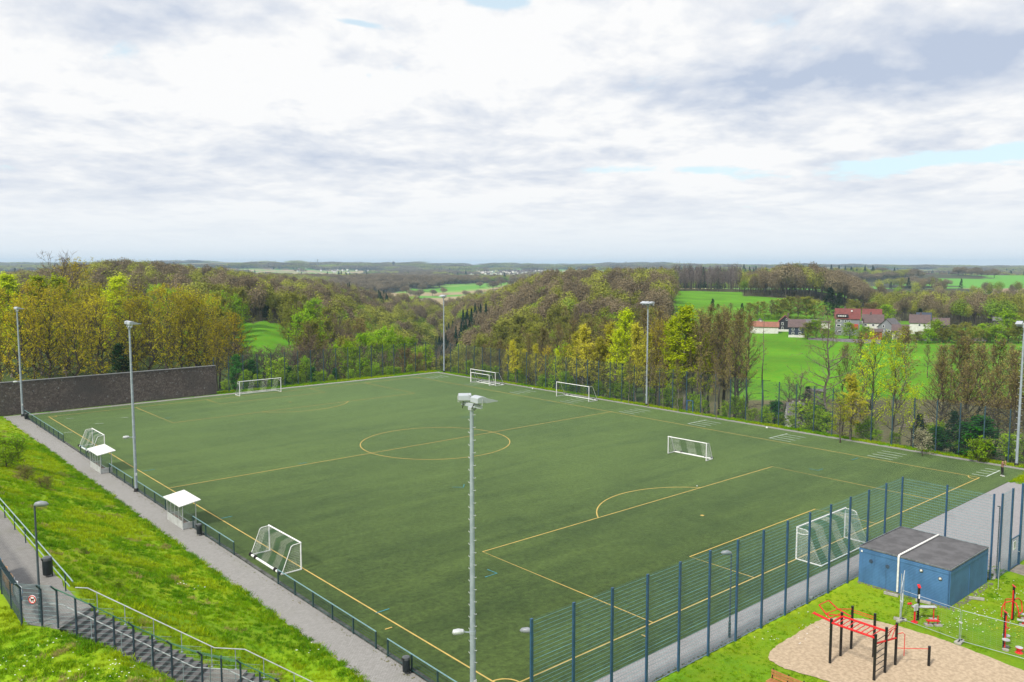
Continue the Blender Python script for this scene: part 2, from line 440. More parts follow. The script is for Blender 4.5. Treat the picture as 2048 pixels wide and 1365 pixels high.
def cover(x, y):
    """albedo of the land itself: meadow, woodland floor, ploughed and sown fields"""
    px, dep = toPD(x, y); c = np.zeros(x.shape+(3,))
    n = fbm(x/14, y/14, 31)[..., None]; n2 = fbm(x/3, y/3, 37, 3)[..., None]
    n = np.clip((n-.5)*1.6+.5, 0, 1); slope = GREEN*(1-n)+LIME*n
    slope = slope*(.75+.5*n2)
    near = (x < 44) & (y < 60) & (x > -90)
    c[:] = slope
    lawn = (x > -36) & (y < -55.4); c[lawn] = (np.array([.075, .18, .006])*(1-n)+np.array([.19, .29, .008])*n)[lawn]*1.0
    out = ~near & (dep > 60)
    wm, far = wood_mask(px, dep)
    mead = MEADOW*(.8+.5*n)
    floor_ = np.array([.065, .050, .028])*(.6+.8*n)
    scrub = np.array([.05, .075, .018])*(.6+.8*n)
    c[out] = np.where((wm > .5)[..., None], floor_*.6+scrub*.4, mead)[out]
    strip = out & (dep < 176) & (px > 1300)
    c[strip] = (np.array([.10, .075, .05])*(.5+n)*.7+scrub*.5)[strip]
    strip2 = out & (dep < 260) & (px < 1300) & ~((px > 470) & (px < 600) & (dep > 205)); c[strip2] = scrub[strip2]
    # verge just outside the pitch fence
    v = ((x > 39.6) & (x < 46) & (y < 60) & (y > -60)) | ((y > 54.6) & (y < 61) & (x < 46) & (x > -40))
    c[v] = (np.array([.07, .19, .01])*(.6+.8*n2))[v]
    # far fields
    cell = np.floor(fbm(x/420+5, y/420, 51, 2)*23)
    h = (np.sin(cell*12.9898)*43758.5453) % 1
    fld = np.where((h < .5)[..., None], np.array([.10, .27, .03]), np.where((h < .8)[..., None], np.array([.17, .30, .06]), np.array([.30, .24, .14])))
    c[out & far] = fld[out & far]
    pl = out & (px > 1560) & (dep >= 850) & (dep < 1010); c[pl] = np.array([.26, .185, .13])
    gf = out & (px > 1480) & (dep > 1020) & (dep < 1900); c[gf] = np.array([.10, .29, .03])
    gm = out & (px > 400) & (px < 1000) & (dep > 1700) & (dep < 2600) & (h < .7); c[gm] = np.array([.075, .20, .04])
    wf = (fbm(x/340, y/340, 61, 4) > .59) & far & out; c[wf] = np.array([.05, .055, .028])
    return c
def build_ground():
    fine = np.linspace(-37, 37, 420); co = np.concatenate([np.linspace(-180, -38, 50), fine, np.linspace(38, 180, 50)[:-1]])
    th = np.radians(co); na = len(th)
    r = np.concatenate([[6, 12], np.geomspace(18, 11800, 490)]); nr = len(r)
    A, Rr = np.meshgrid(th, r)
    x = CAM[0]+Rr*np.sin(A+YAW); y = CAM[1]+Rr*np.cos(A+YAW)
    z = ground_h(x, y)
    flat = (x > -37.05) & (x < 39.9) & (y > -55.15) & (y < 54.9)
    flat |= (x > 2.6) & (x < 32.9) & (y > -61.6) & (y < -50)
    z = np.where(flat, z-.07, z)
    up = (x > -51.3) & (x < -48.55) & (y > -39) & (y < 60); z = np.where(up, z-.05, z)
    V = np.stack([x, y, z], -1).reshape(-1, 3)
    i, j = np.meshgrid(np.arange(nr-1), np.arange(na), indexing='ij')
    j2 = (j+1) % na
    F = np.stack([i*na+j, i*na+j2, (i+1)*na+j2, (i+1)*na+j], -1).reshape(-1, 4)[:, ::-1]
    m = bpy.data.materials.new('land'); m.use_nodes = True; m.node_tree.nodes.clear(); T = NT(m.node_tree)
    out = T.new('ShaderNodeOutputMaterial'); p = T.new('ShaderNodeBsdfPrincipled'); T.l.new(p.outputs[0], out.inputs[0])
    at = T.new('ShaderNodeAttribute', attribute_name='cover'); pos = T.new('ShaderNodeNewGeometry').outputs['Position']
    n1 = T.noise(pos, 1.6, 5, .65); n2 = T.noise(pos, .55, 4, .6, .4); n3 = T.noise(pos, 9., 3, .6)
    hs = T.new('ShaderNodeHueSaturation'); T.l.new(at.outputs['Color'], hs.inputs['Color'])
    T.l.new(T.math('ADD', T.math('MULTIPLY', n2, .09), .455), hs.inputs['Hue'])
    val = T.math('ADD', T.math('MULTIPLY', n1, .55), T.math('MULTIPLY', n3, .7)); T.l.new(T.math('ADD', val, .38), hs.inputs['Value'])
    T.l.new(hs.outputs[0], p.inputs['Base Color']); p.inputs['Roughness'].default_value = .95; p.inputs['Specular IOR Level'].default_value = .15
    b = T.new('ShaderNodeBump'); b.inputs['Strength'].default_value = .7; b.inputs['Distance'].default_value = .12
    T.l.new(T.math('ADD', n1, T.math('MULTIPLY', n3, .5)), b.inputs['Height']); T.l.new(b.outputs[0], p.inputs['Normal'])
    me = arr_mesh('ground', V, F, [m])
    ca = me.color_attributes.new('cover', 'FLOAT_COLOR', 'POINT')
    C = np.concatenate([cover(x, y), np.ones(x.shape+(1,))], -1).astype(np.float32); ca.data.foreach_set('color', C.ravel())
    me.polygons.foreach_set('use_smooth', np.ones(len(me.polygons), bool))
    o = link('ground', me); tag(o, 'grassy land falling from the sports ground to a wooded valley and fields', kind='structure')
build_ground()

# ------------------------------------------------------------------ pitch, lines, paths
PW, PL = 64.08/2, 101.1/2
def turf_material():
    m = bpy.data.materials.new('artificial_turf'); m.use_nodes = True; m.node_tree.nodes.clear(); T = NT(m.node_tree)
    out = T.new('ShaderNodeOutputMaterial'); p = T.new('ShaderNodeBsdfPrincipled'); T.l.new(p.outputs[0], out.inputs[0])
    pos = T.new('ShaderNodeNewGeometry').outputs['Position']
    st = T.new('ShaderNodeMapping'); st.inputs['Scale'].default_value = (.05, .42, 1); T.l.new(pos, st.inputs[0])
    big = T.noise(pos, .038, 4, .55, .6); streak = T.noise(st.outputs[0], 1.0, 4, .6, .5); mid = T.noise(pos, .5, 5, .65); fine = T.noise(pos, 2.6, 5, .72); grain = T.noise(pos, 28, 2, .6)
    k = T.math('ADD', T.math('MULTIPLY', big, .5), T.math('MULTIPLY', streak, .5))
    k = T.ramp(k, .35, .67)
    c = T.mix(k, (.019, .037, .007), (.054, .086, .017))
    c = T.mix(T.math('MULTIPLY', T.ramp(mid, .3, .75), .3), c, (.075, .12, .03))
    hs = T.new('ShaderNodeHueSaturation'); T.l.new(c, hs.inputs['Color'])
    T.l.new(T.math('ADD', T.math('ADD', T.math('MULTIPLY', fine, 2.3), T.math('MULTIPLY', grain, 1.1)), -.70), hs.inputs['Value'])
    T.l.new(hs.outputs[0], p.inputs['Base Color'])
    p.inputs['Roughness'].default_value = .9; p.inputs['Specular IOR Level'].default_value = .25
    p.inputs['Sheen Weight'].default_value = 1.0; p.inputs['Sheen Roughness'].default_value = .24; p.inputs['Sheen Tint'].default_value = (.60, .90, .38, 1)
    b = T.new('ShaderNodeBump'); b.inputs['Strength'].default_value = .6; b.inputs['Distance'].default_value = .02
    T.l.new(T.math('ADD', fine, grain), b.inputs['Height']); T.l.new(b.outputs[0], p.inputs['Normal'])
    return m
turf = sheet('pitch_turf', [(-34.35, -53.05), (39.0, -53.05), (39.0, 53.6), (-34.35, 53.6)], 0.0, turf_material())
tag(turf, 'green artificial turf football pitch with yellow lines', kind='structure')
line_y = mat('line_yellow', (.52, .36, .10), .85, (.40, .30, .09), 1.2, world=True)
line_w = mat('line_white', (.52, .58, .54), .85, (.36, .44, .38), 1.2, world=True)
line_b = mat('line_turquoise', (.05, .28, .34), .85, (.05, .20, .24), 1.5, world=True)
_lz = [0.004]
def strip(name, pts, w=.105, m=line_y, closed=False):
    _lz[0] += .0006
    pts = [np.array(p, float) for p in pts]; n = len(pts); V = []; F = []
    for i, p in enumerate(pts):
        a = pts[(i-1) % n] if (closed or i > 0) else p; b = pts[(i+1) % n] if (closed or i < n-1) else p
        d = b-a; d /= np.linalg.norm(d); q = np.array([-d[1], d[0]])*w/2
        V += [(*(p+q), _lz[0]), (*(p-q), _lz[0])]
    for i in range(n if closed else n-1): k = (i+1) % n; F.append((2*i, 2*i+1, 2*k+1, 2*k))
    me = bpy.data.meshes.new(name); me.from_pydata(V, [], F); me.materials.append(m); me.update()
    return link(name, me, turf)
for s in (-1, 1):
    strip('touch_line', [(s*PW, -PL), (s*PW, PL)]); strip('goal_line', [(-PW, s*PL), (PW, s*PL)])
    y = s*(PL-16.5)
    strip('penalty_area_line', [(-20.16, s*PL), (-20.16, y), (20.16, y), (20.16, s*PL)])
    y = s*(PL-5.5)
    strip('goal_area_line', [(-9.16, s*PL), (-9.16, y), (9.16, y), (9.16, s*PL)])
    a0 = math.acos(5.5/9.15); sp = s*(PL-11)
    strip('penalty_arc', [(9.15*math.sin(a), sp-s*9.15*math.cos(a)) for a in np.linspace(-a0, a0, 40)])
    strip('penalty_spot', [(-.15, sp), (.15, sp)], .3)
    for q in (-1, 1):
        strip('corner_arc', [(q*PW-q*math.cos(a), s*PL-s*math.sin(a)) for a in np.linspace(0, PI/2, 10)])
strip('halfway_line', [(-PW, 0), (PW, 0)])
strip('centre_circle', [(9.15*math.cos(a), 9.15*math.sin(a)) for a in np.linspace(0, 2*PI, 97)[:-1]], closed=True)
for k in range(9):                                                     # sets of four short lines beside the touchline
    y1 = -38.35+12.56*(k-1) if k else -49.45
    y0 = y1-2.9 if k else -50.85
    for q in range(4): strip('training_line', [(33.1+1.2*q, y0), (33.1+1.2*q, y1)], .11, line_w)
    if k == 0: strip('training_line', [(33.0, -50.86), (36.85, -50.86)], .12, line_w)
    if k in (2, 3): strip('training_line', [(33.0, y1), (37.3, y1)], .12, line_w)
for pts in ([(-22.25, -37.2), (-22.2, -38.2), (-23.3, -38.2)], [(-32.2, -38.33), (-31.2, -38.31)], [(-32, -13), (-31, -13)], [(-31.9, 8.5), (-30.6, 8.5)],
            [(22.2, -37.2), (22.2, -38.2), (23.3, -38.2)], [(-20, 38), (-19, 38)], [(30.6, 12.5), (31.5, 11.8)], [(12.4, 11), (14.2, 10)], [(-11, -18), (-10.2, -18.8), (-9.5, -18)], [(-18, 0.6), (-17, 0.6)], [(29.5, -38.3), (31, -38.3)]):
    strip('youth_mark', pts, .08, line_b)
strip('yellow_dash', [(-33.0, -40.68), (-32.52, -40.7)]); strip('yellow_dash', [(-22.02, -51.2), (-22.02, -51.65)])
for p in ([(-33.2, 36.2), (-32.3, 36.0)], [(-28.5, 40.2), (-27.5, 39.8)], [(-24.5, 42.5), (-23.6, 42.3)], [(-30.5, 47), (-29.6, 46.8)]): strip('chalk_dash', p, .12, line_w)

def paver_mat(name, a, b, sx, sy, rot=0., mossy=(.10, .11, .05), k=.25):
    m = bpy.data.materials.new(name); m.use_nodes = True; m.node_tree.nodes.clear(); T = NT(m.node_tree)
    out = T.new('ShaderNodeOutputMaterial'); p = T.new('ShaderNodeBsdfPrincipled'); T.l.new(p.outputs[0], out.inputs[0])
    pos = T.new('ShaderNodeNewGeometry').outputs['Position']
    mp = T.new('ShaderNodeMapping'); mp.inputs['Rotation'].default_value = (0, 0, rot); T.l.new(pos, mp.inputs[0])
    br = T.new('ShaderNodeTexBrick'); T.l.new(mp.outputs[0], br.inputs[0])
    for i, v in (('Color1', (*a, 1)), ('Color2', (*b, 1)), ('Mortar', (a[0]*.45, a[1]*.45, a[2]*.42, 1)), ('Scale', 1.0), ('Mortar Size', .008), ('Brick Width', sx), ('Row Height', sy), ('Mortar Smooth', .3)): br.inputs[i].default_value = v
    n1 = T.noise(pos, .35, 5, .65, .5); n2 = T.noise(pos, 5, 4, .7); n3 = T.noise(pos, 40, 2, .6)
    c = T.mix(T.math('MULTIPLY', T.ramp(n1, .5, .8), k), br.outputs[0], mossy)
    hs = T.new('ShaderNodeHueSaturation'); T.l.new(c, hs.inputs['Color']); T.l.new(T.math('ADD', T.math('ADD', T.math('MULTIPLY', n2, .5), T.math('MULTIPLY', n3, .5)), .5), hs.inputs['Value'])
    T.l.new(hs.outputs[0], p.inputs['Base Color']); p.inputs['Roughness'].default_value = .85; p.inputs['Specular IOR Level'].default_value = .3
    b2 = T.new('ShaderNodeBump'); b2.inputs['Strength'].default_value = .5; b2.inputs['Distance'].default_value = .006; T.l.new(T.math('SUBTRACT', n3, br.outputs['Fac']), b2.inputs['Height']); T.l.new(b2.outputs[0], p.inputs['Normal'])
    return m
pav_grey = paver_mat('path_pavers', (.285, .28, .275), (.24, .235, .23), .2, .1, 0)
pav_dark = paver_mat('upper_path_pavers', (.235, .23, .225), (.19, .185, .18), .2, .1, 0, k=.5)
asph = paver_mat('forecourt_pavers', (.30, .295, .31), (.265, .26, .275), .2, .1, .0, (.13, .12, .12), .35)
def ragged(x, ya, yb, n, amp, seed):
    ys = np.linspace(ya, yb, n); return [(x+amp*(float(fbm(np.array([yy*1.1]), np.array([seed+.5]), seed, 3)[0])-.5)*2, yy) for yy in ys]
lp = sheet('lower_path', [(-34.66, -60), (-34.66, 54.4)]+ragged(-37.02, 54.4, -60, 260, .22, 4), -.012, pav_grey)
tag(lp, 'grey paved path along the near touchline railing', kind='structure')
tag(sheet('far_path', [(-40, 53.6), (40.2, 53.6), (40.2, 54.75), (-40, 54.95)], -.014, pav_grey), 'narrow paved path behind the far goal line', kind='structure')
tag(sheet('side_path', [(39.0, -55.0), (40.0, -55), (40.0, 53.55), (39.0, 53.55)], -.016, pav_grey), 'narrow paved path along the far touchline', kind='structure')
tag(sheet('goal_path', [(-34.6, -55.15), (2.95, -55.15), (2.95, -53.05), (-34.6, -53.05)], -.018, asph), 'paved strip between pitch and blue fence', kind='structure')
fc = sheet('forecourt', [(2.97, -61.6), (31.2, -61.6), (33.4, -54.5), (32.9, -53.07), (2.97, -53.07)], -.02, asph)
tag(fc, 'grey paved forecourt at the corner of the pitch', kind='structure')
tag(sheet('gravel_path', [(4.6, -66.5), (7.2, -66.5), (8.4, -63.2), (7.6, -61.75), (5.6, -61.75)], .012, mat('gravel_path', (.22, .20, .17), .95, (.14, .13, .11), 3, world=True)), 'short gravel path at the gate', kind='structure')
kerb_m = mat('kerb_stone', (.10, .105, .10), .9, (.035, .04, .035), 2.5, world=True, rand=.4)
kerb = sheet('kerb', [(-34.62, -53.2), (-34.38, -53.2), (-34.38, 53.6), (-34.62, 53.6)], -.03, kerb_m)
tag(kerb, 'dark weathered kerb between path and turf', kind='structure')
ks = MB().box((0, 0, -.01), (.23, 1.035, .13)).mesh('kerb_stone', kerb_m)
for k in range(100):
    o = link('kerb_stone', ks, kerb, (-34.5+random.uniform(-.014, .014), -52.6+k*1.06, random.uniform(-.012, .010))); o.rotation_euler = (random.uniform(-.008, .008), random.uniform(-.04, .04), random.uniform(-.008, .008))
tag(sheet('upper_path', [(-51.05, -38.6), (-50.1, -40.15), (-48.25, -38.4), (-48.55, -37)]+ragged(-48.62, -36.5, 58, 100, .12, 8)+[(-51.25, 58)], 5.005, pav_dark), 'grey paved path at the top of the slope', kind='structure')

# sand area of the calisthenics rig
sand_pts = [(-19.1, -57.75), (-18.4, -57.35), (-16.9, -57.12), (-15.2, -57.1), (-13.4, -57.0), (-12.2, -57.05), (-11.2, -57.5), (-10.4, -58.2), (-9.8, -59.1), (-9.45, -60.6), (-9.3, -62.9), (-9.55, -65.2), (-9.9, -67.6), (-10.6, -70.5), (-16, -71), (-18.6, -66), (-18.75, -62.5), (-18.95, -60.5), (-19.35, -58.9)]
def densify(pts, k, amp, seed):
    out = []; n = len(pts)
    for i in range(n):
        a = np.array(pts[i]); b = np.array(pts[(i+1) % n])
        for t in np.linspace(0, 1, k+1)[:-1]:
            p = a+(b-a)*t; j = random.uniform(-amp, amp); out.append((p[0]+j, p[1]+random.uniform(-amp, amp)))
    return out
sand_m = mat('sand_bed', (.46, .365, .26), .95, (.32, .25, .175), 5, bump=.8, bscale=9, world=True, spec=.1, thr=(.3, .7))
tag(sheet('sand', densify(sand_pts, 7, .045, 1), .035, sand_m), 'pale sand bed under the climbing rig', kind='structure')
# ------------------------------------------------------------------ trees: growing the shapes
def rotv(d, axis, a):
    c, s = math.cos(a), math.sin(a); return d*c+np.cross(axis, d)*s+axis*np.dot(axis, d)*(1-c)
def perp(d):
    a = np.cross(d, (0, 0, 1.)) if abs(d[2]) < .9 else np.cross(d, (1., 0, 0)); return a/np.linalg.norm(a)
def ribbons(P0, P1, w, r):
    """thin crossed-free blades from P0 to P1, random facing"""
    P0 = np.asarray(P0); P1 = np.asarray(P1); d = P1-P0
    q = r.normal(size=P0.shape); s = np.cross(d, q); s /= np.linalg.norm(s, axis=1, keepdims=True)+1e-9
    w = np.broadcast_to(np.asarray(w, float).reshape(-1, 1), (len(P0), 1))
    V = np.stack([P0-s*w/2, P0+s*w/2, P1+s*w/5, P1-s*w/5], 1).reshape(-1, 3)
    F = np.arange(len(V)).reshape(-1, 4); return V, F
def leaves(P, s, r, flat=.0, N=None, jit=.55):
    """one small irregular leaf spray per point"""
    n = len(P); a = r.normal(size=(n, 3)); a[:, 2] *= (1-flat); a /= np.linalg.norm(a, axis=1, keepdims=True)
    if N is not None:
        N = N/(np.linalg.norm(N, axis=1, keepdims=True)+1e-9)+r.normal(size=(n, 3))*jit; N /= np.linalg.norm(N, axis=1, keepdims=True)+1e-9
        a = np.cross(N, r.normal(size=(n, 3))); a /= np.linalg.norm(a, axis=1, keepdims=True); b = np.cross(N, a)
    else: b = np.cross(a, r.normal(size=(n, 3)))
    b /= np.linalg.norm(b, axis=1, keepdims=True)
    sz = s*r.uniform(.55, 1.35, (n, 1)); k = r.uniform(.35, .75, (n, 1)); o = r.uniform(-.3, .3, (n, 1))
    V = np.stack([P-a*sz*.5, P+b*sz*k*.5+a*sz*o*.4, P+a*sz*.5, P-b*sz*k*.5+a*sz*o*.4], 1).reshape(-1, 3)
    return V, np.arange(4*n).reshape(-1, 4)
def grow(seed, h, cb, cr, n1=26, n2=6, n3=5, up=.75, r0=.22, leafs=3000, ls=.3, shape='round', lean=.03, twl=1.0, fork=0, tw=.035, droop=0., multi=1, lsp=.45):
    """returns (trunk MB, twig arrays, leaf arrays): stems, limbs, boughs, twigs and leaf sprays of a broadleaved tree"""
    r = np.random.default_rng(seed); rr = random.Random(seed); mb = MB(); T0 = []; T1 = []
    for st in range(multi):
        base = np.array([0, 0, -.6]); off = np.array([0, 0, 0.]) if multi == 1 else np.array([math.cos(st*2.4+seed), math.sin(st*2.4+seed), 0])*.35
        top = np.array([r.normal()*lean*h, r.normal()*lean*h, h*(1 if st == 0 else rr.uniform(.75, .95))])+off*cr*1.1*(multi > 1)
        nseg = 9; tp = []; 
        for i in range(nseg+1):
            f = i/nseg; p = base+off*(f > 0)*.3+(top-base)*f+np.array([r.normal(), r.normal(), 0])*h*.012*(0 < i < nseg)
            tp.append(p)
        rad = [r0*(1-.88*(i/nseg))*(1.25 if i == 0 else 1) for i in range(nseg+1)]
        mb.path(tp, rad, 7, False)
        for i in range(n1):
            f = cb+(1-cb)*((i+rr.random())/n1)**.9
            f = min(f, .985); k = f*nseg; a = int(k); p = tp[a]+(tp[min(a+1, nseg)]-tp[a])*(k-a); rt = rad[a]
            g = (f-cb)/(1-cb)
            if shape == 'round': L = cr*math.sqrt(max(1-(g*1.15-.42)**2*1.5, .06))
            elif shape == 'tall': L = cr*(1-.75*g**1.6)*(.55+.45*min(g*4, 1))
            elif shape == 'fan': L = cr*(.75+.35*g)*(1-.35*g**4)
            elif shape == 'cone': L = cr*(1-g)*1.05+.25
            L *= rr.uniform(.72, 1.12)
            az = i*2.39996+rr.uniform(-.5, .5); el = up*(.45+.85*g)+rr.uniform(-.15, .15) if shape != 'cone' else -.12+rr.uniform(-.12, .12)+.5*g
            d = np.array([math.cos(az)*math.cos(el), math.sin(az)*math.cos(el), math.sin(el)])
            bp = [p]; q = p.copy(); dd = d.copy()
            for s_ in range(4):
                dd = dd+np.array([r.normal()*.13, r.normal()*.13, .13*up-droop]); dd /= np.linalg.norm(dd); q = q+dd*L/4; bp.append(q.copy())
            br = max(min(rt*.55, .09*(L/4)+.02), .02); mb.path(bp, [br*(1-.2*j) for j in range(5)], 4, False)
            for j in range(n2):
                fj = .25+.75*(j+rr.random())/n2; kk = fj*4; a2 = min(int(kk), 3); pj = bp[a2]+(bp[a2+1]-bp[a2])*(kk-a2)
                dj = rotv(rotv(dd, perp(dd), rr.uniform(.45, 1.05)), dd, rr.uniform(0, 2*PI)); dj[2] += .22*up-droop; dj /= np.linalg.norm(dj)
                L2 = L*rr.uniform(.28, .5)*(1.15-.5*fj)+.25; e = pj+dj*L2*.55; e2 = e+(dj+np.array([0, 0, .22*up-droop*1.4]))*L2*.5
                mb.path([pj, e, e2], [br*.42, br*.27, .008], 3, False)
                for t in range(n3):
                    ft = rr.random(); b0 = pj+(e-pj)*ft*2 if ft < .5 else e+(e2-e)*(ft*2-1)
                    dt = dj+r.normal(size=3)*.62; dt[2] += .18*up-droop; dt /= np.linalg.norm(dt)
                    T0.append(b0); T1.append(b0+dt*rr.uniform(.35, 1.1)*twl)
    T0 = np.array(T0); T1 = np.array(T1)
    tv, tf = ribbons(T0, T1, tw, r)
    if leafs:
        k = r.integers(0, len(T0), leafs); u = r.uniform(.25, 1.1, (leafs, 1))
        P = T0[k]+(T1[k]-T0[k])*u+r.normal(size=(leafs, 3))*ls*lsp
        cen = np.array([0, 0, h*.5]); lv, lf = leaves(P, ls, r, N=(P-cen)*[1, 1, .7]+[0, 0, cr*.35], jit=.75)
    else: lv = np.zeros((0, 3)); lf = np.zeros((0, 4), int)
    return mb, (tv, tf), (lv, lf)
def crown_mesh(name, tw, lf, mt, ml):
    V = np.concatenate([tw[0], lf[0]]); F = np.concatenate([tw[1], lf[1]+len(tw[0])])
    return arr_mesh(name, V, F, [mt, ml], np.r_[np.zeros(len(tw[1]), int), np.ones(len(lf[1]), int)])

bark = mat('bark', (.075, .062, .048), .9, (.045, .038, .030), 3, rand=.3)
bark_pale = mat('bark_pale', (.17, .15, .125), .9, (.10, .088, .075), 3, rand=.2)
twig_b = leafmat('twig_brown', (.13, .095, .066), (.19, .145, .10), 0)
twig_p = leafmat('twig_purple', (.12, .09, .072), (.18, .135, .105), 0)
lf_ochre = leafmat('leaf_ochre', (.50, .40, .016), (.36, .37, .02), .3)
lf_lime = leafmat('leaf_lime', (.42, .56, .008), (.54, .60, .02), .4)
lf_pale = leafmat('leaf_yellow', (.54, .50, .05), (.44, .45, .04), .35)
lf_green = leafmat('leaf_fresh_green', (.19, .38, .010), (.30, .45, .015), .35)
lf_olive = leafmat('leaf_olive', (.17, .20, .028), (.26, .27, .04), .3)
lf_brown = leafmat('leaf_bud_brown', (.24, .20, .065), (.23, .225, .055), .2)
lf_dark = leafmat('needle_dark', (.012, .035, .018), (.02, .05, .02), .1)
lf_deep = leafmat('leaf_deep_green', (.022, .11, .014), (.045, .16, .018), .2)
lf_tan = leafmat('leaf_larch', (.26, .19, .07), (.20, .16, .05), .3)
lf_blossom = leafmat('blossom', (.40, .38, .28), (.28, .30, .16), .3)
lf_fbrown = leafmat('wood_brown', (.165, .132, .085), (.235, .195, .115), .2, isl=.3)
lf_folive = leafmat('wood_olive', (.21, .22, .040), (.32, .35, .055), .25, isl=.3)
lf_fgreen = leafmat('wood_green', (.14, .24, .022), (.24, .33, .035), .3, isl=.3)
lf_grey = leafmat('wood_grey', (.15, .125, .115), (.19, .165, .15), .1)

PROTO = {}
def proto(kind, tm, tw_m, lm, **kw):
    mb, tw, lf = grow(**kw)
    top = float(np.percentile(np.concatenate([tw[0][:, 2], lf[0][:, 2]]), 98.5))          # true top of the crown
    PROTO.setdefault(kind, []).append((mb.mesh('trunk', tm), crown_mesh('crown', tw, lf, tw_m, lm), top, kw['cr']))
for s in range(3): proto('ochre', bark, twig_b, lf_ochre, seed=100+s, h=20, cb=.22, cr=6.2, n1=34, n2=7, n3=5, up=.8, r0=.3, leafs=5600, ls=.25, shape='round', twl=1.1)
for s in range(3): proto('lime', bark_pale, twig_b, lf_lime, seed=200+s, h=18, cb=.25, cr=3.9, n1=34, n2=6, n3=5, up=.95, r0=.2, leafs=9000 if s else 13000, ls=.24, shape='tall', twl=1.0)
for s in range(2): proto('yellow', bark_pale, twig_b, lf_pale, seed=230+s, h=16, cb=.2, cr=3.8, n1=30, n2=6, n3=5, up=.95, r0=.17, leafs=8500, ls=.22, shape='tall', twl=1.0)
for s in range(4): proto('bare', bark, twig_b, lf_brown, seed=300+s, h=18, cb=.34, cr=4.3, n1=28, n2=6, n3=6, up=1.0, r0=.22, leafs=2600, ls=.18, shape='tall', twl=1.15, tw=.035)
for s in range(2): proto('birch', bark_pale, twig_b, lf_brown, seed=340+s, h=17, cb=.4, cr=2.6, n1=24, n2=5, n3=5, up=1.0, r0=.12, leafs=1300, ls=.2, shape='tall', twl=1.0)
for s in range(2): proto('old', bark, twig_p, lf_brown, seed=360+s, h=16, cb=.18, cr=6.2, n1=20, n2=8, n3=8, up=.75, r0=.34, leafs=0, ls=.2, shape='round', twl=1.0, tw=.05)
proto('deadspruce', bark_pale, twig_b, lf_brown, seed=380, h=26, cb=.12, cr=2.4, n1=34, n2=3, n3=2, up=.0, r0=.22, leafs=0, shape='cone', twl=.5, tw=.03, droop=.03)
proto('bigdead', bark_pale, twig_b, lf_brown, seed=381, h=25, cb=.30, cr=7.0, n1=40, n2=5, n3=6, up=.45, r0=.34, leafs=500, ls=.2, shape='tall', twl=1.2, tw=.045)
for s in range(3): proto('bush', bark, twig_b, lf_green, seed=400+s, h=5, cb=.05, cr=2.5, n1=16, n2=6, n3=6, up=.8, r0=.06, leafs=3200, ls=.26, shape='round', multi=2, twl=.8)
for s in range(2): proto('deep', bark, twig_b, lf_deep, seed=420+s, h=7, cb=.03, cr=2.5, n1=22, n2=6, n3=6, up=.7, r0=.09, leafs=5200, ls=.28, shape='tall', twl=.9)
for s in range(2): proto('olive', bark, twig_b, lf_olive, seed=440+s, h=12, cb=.12, cr=5, n1=28, n2=7, n3=6, up=.75, r0=.2, leafs=5600, ls=.36, shape='round', twl=1.1)
for s in range(2): proto('fresh', bark, twig_b, lf_green, seed=460+s, h=11, cb=.1, cr=5, n1=28, n2=7, n3=6, up=.75, r0=.2, leafs=6500, ls=.36, shape='round', twl=1.1)
for s in range(2): proto('dome', bark, twig_b, lf_green, seed=470+s, h=20, cb=.5, cr=5.2, n1=30, n2=7, n3=6, up=.6, r0=.2, leafs=8000, ls=.36, shape='round', twl=1.0)
proto('blossom', bark, twig_b, lf_blossom, seed=480, h=7, cb=.12, cr=3.4, n1=22, n2=6, n3=6, up=.8, r0=.12, leafs=2600, ls=.26, shape='round')
proto('tan', bark, twig_b, lf_tan, seed=485, h=8, cb=.08, cr=3.8, n1=26, n2=7, n3=6, up=.8, r0=.14, leafs=3800, ls=.26, shape='round')
for s in range(2): proto('conifer', bark, twig_b, lf_dark, seed=490+s, h=17, cb=.06, cr=3.4, n1=60, n2=6, n3=4, up=.3, r0=.2, leafs=5200, ls=.45, shape='cone', twl=.8, droop=.02)
proto('bramble', bark, twig_p, lf_olive, seed=497, h=1.6, cb=.05, cr=1.5, n1=16, n2=6, n3=7, up=.7, r0=.03, leafs=2400, ls=.11, shape='round', multi=2, twl=.5, tw=.015)
for s in range(2): proto('airy', bark, twig_b, lf_lime, seed=250+s, h=16, cb=.16, cr=4.6, n1=26, n2=6, n3=5, up=.9, r0=.2, leafs=4200, ls=.22, shape='fan', twl=1.1)

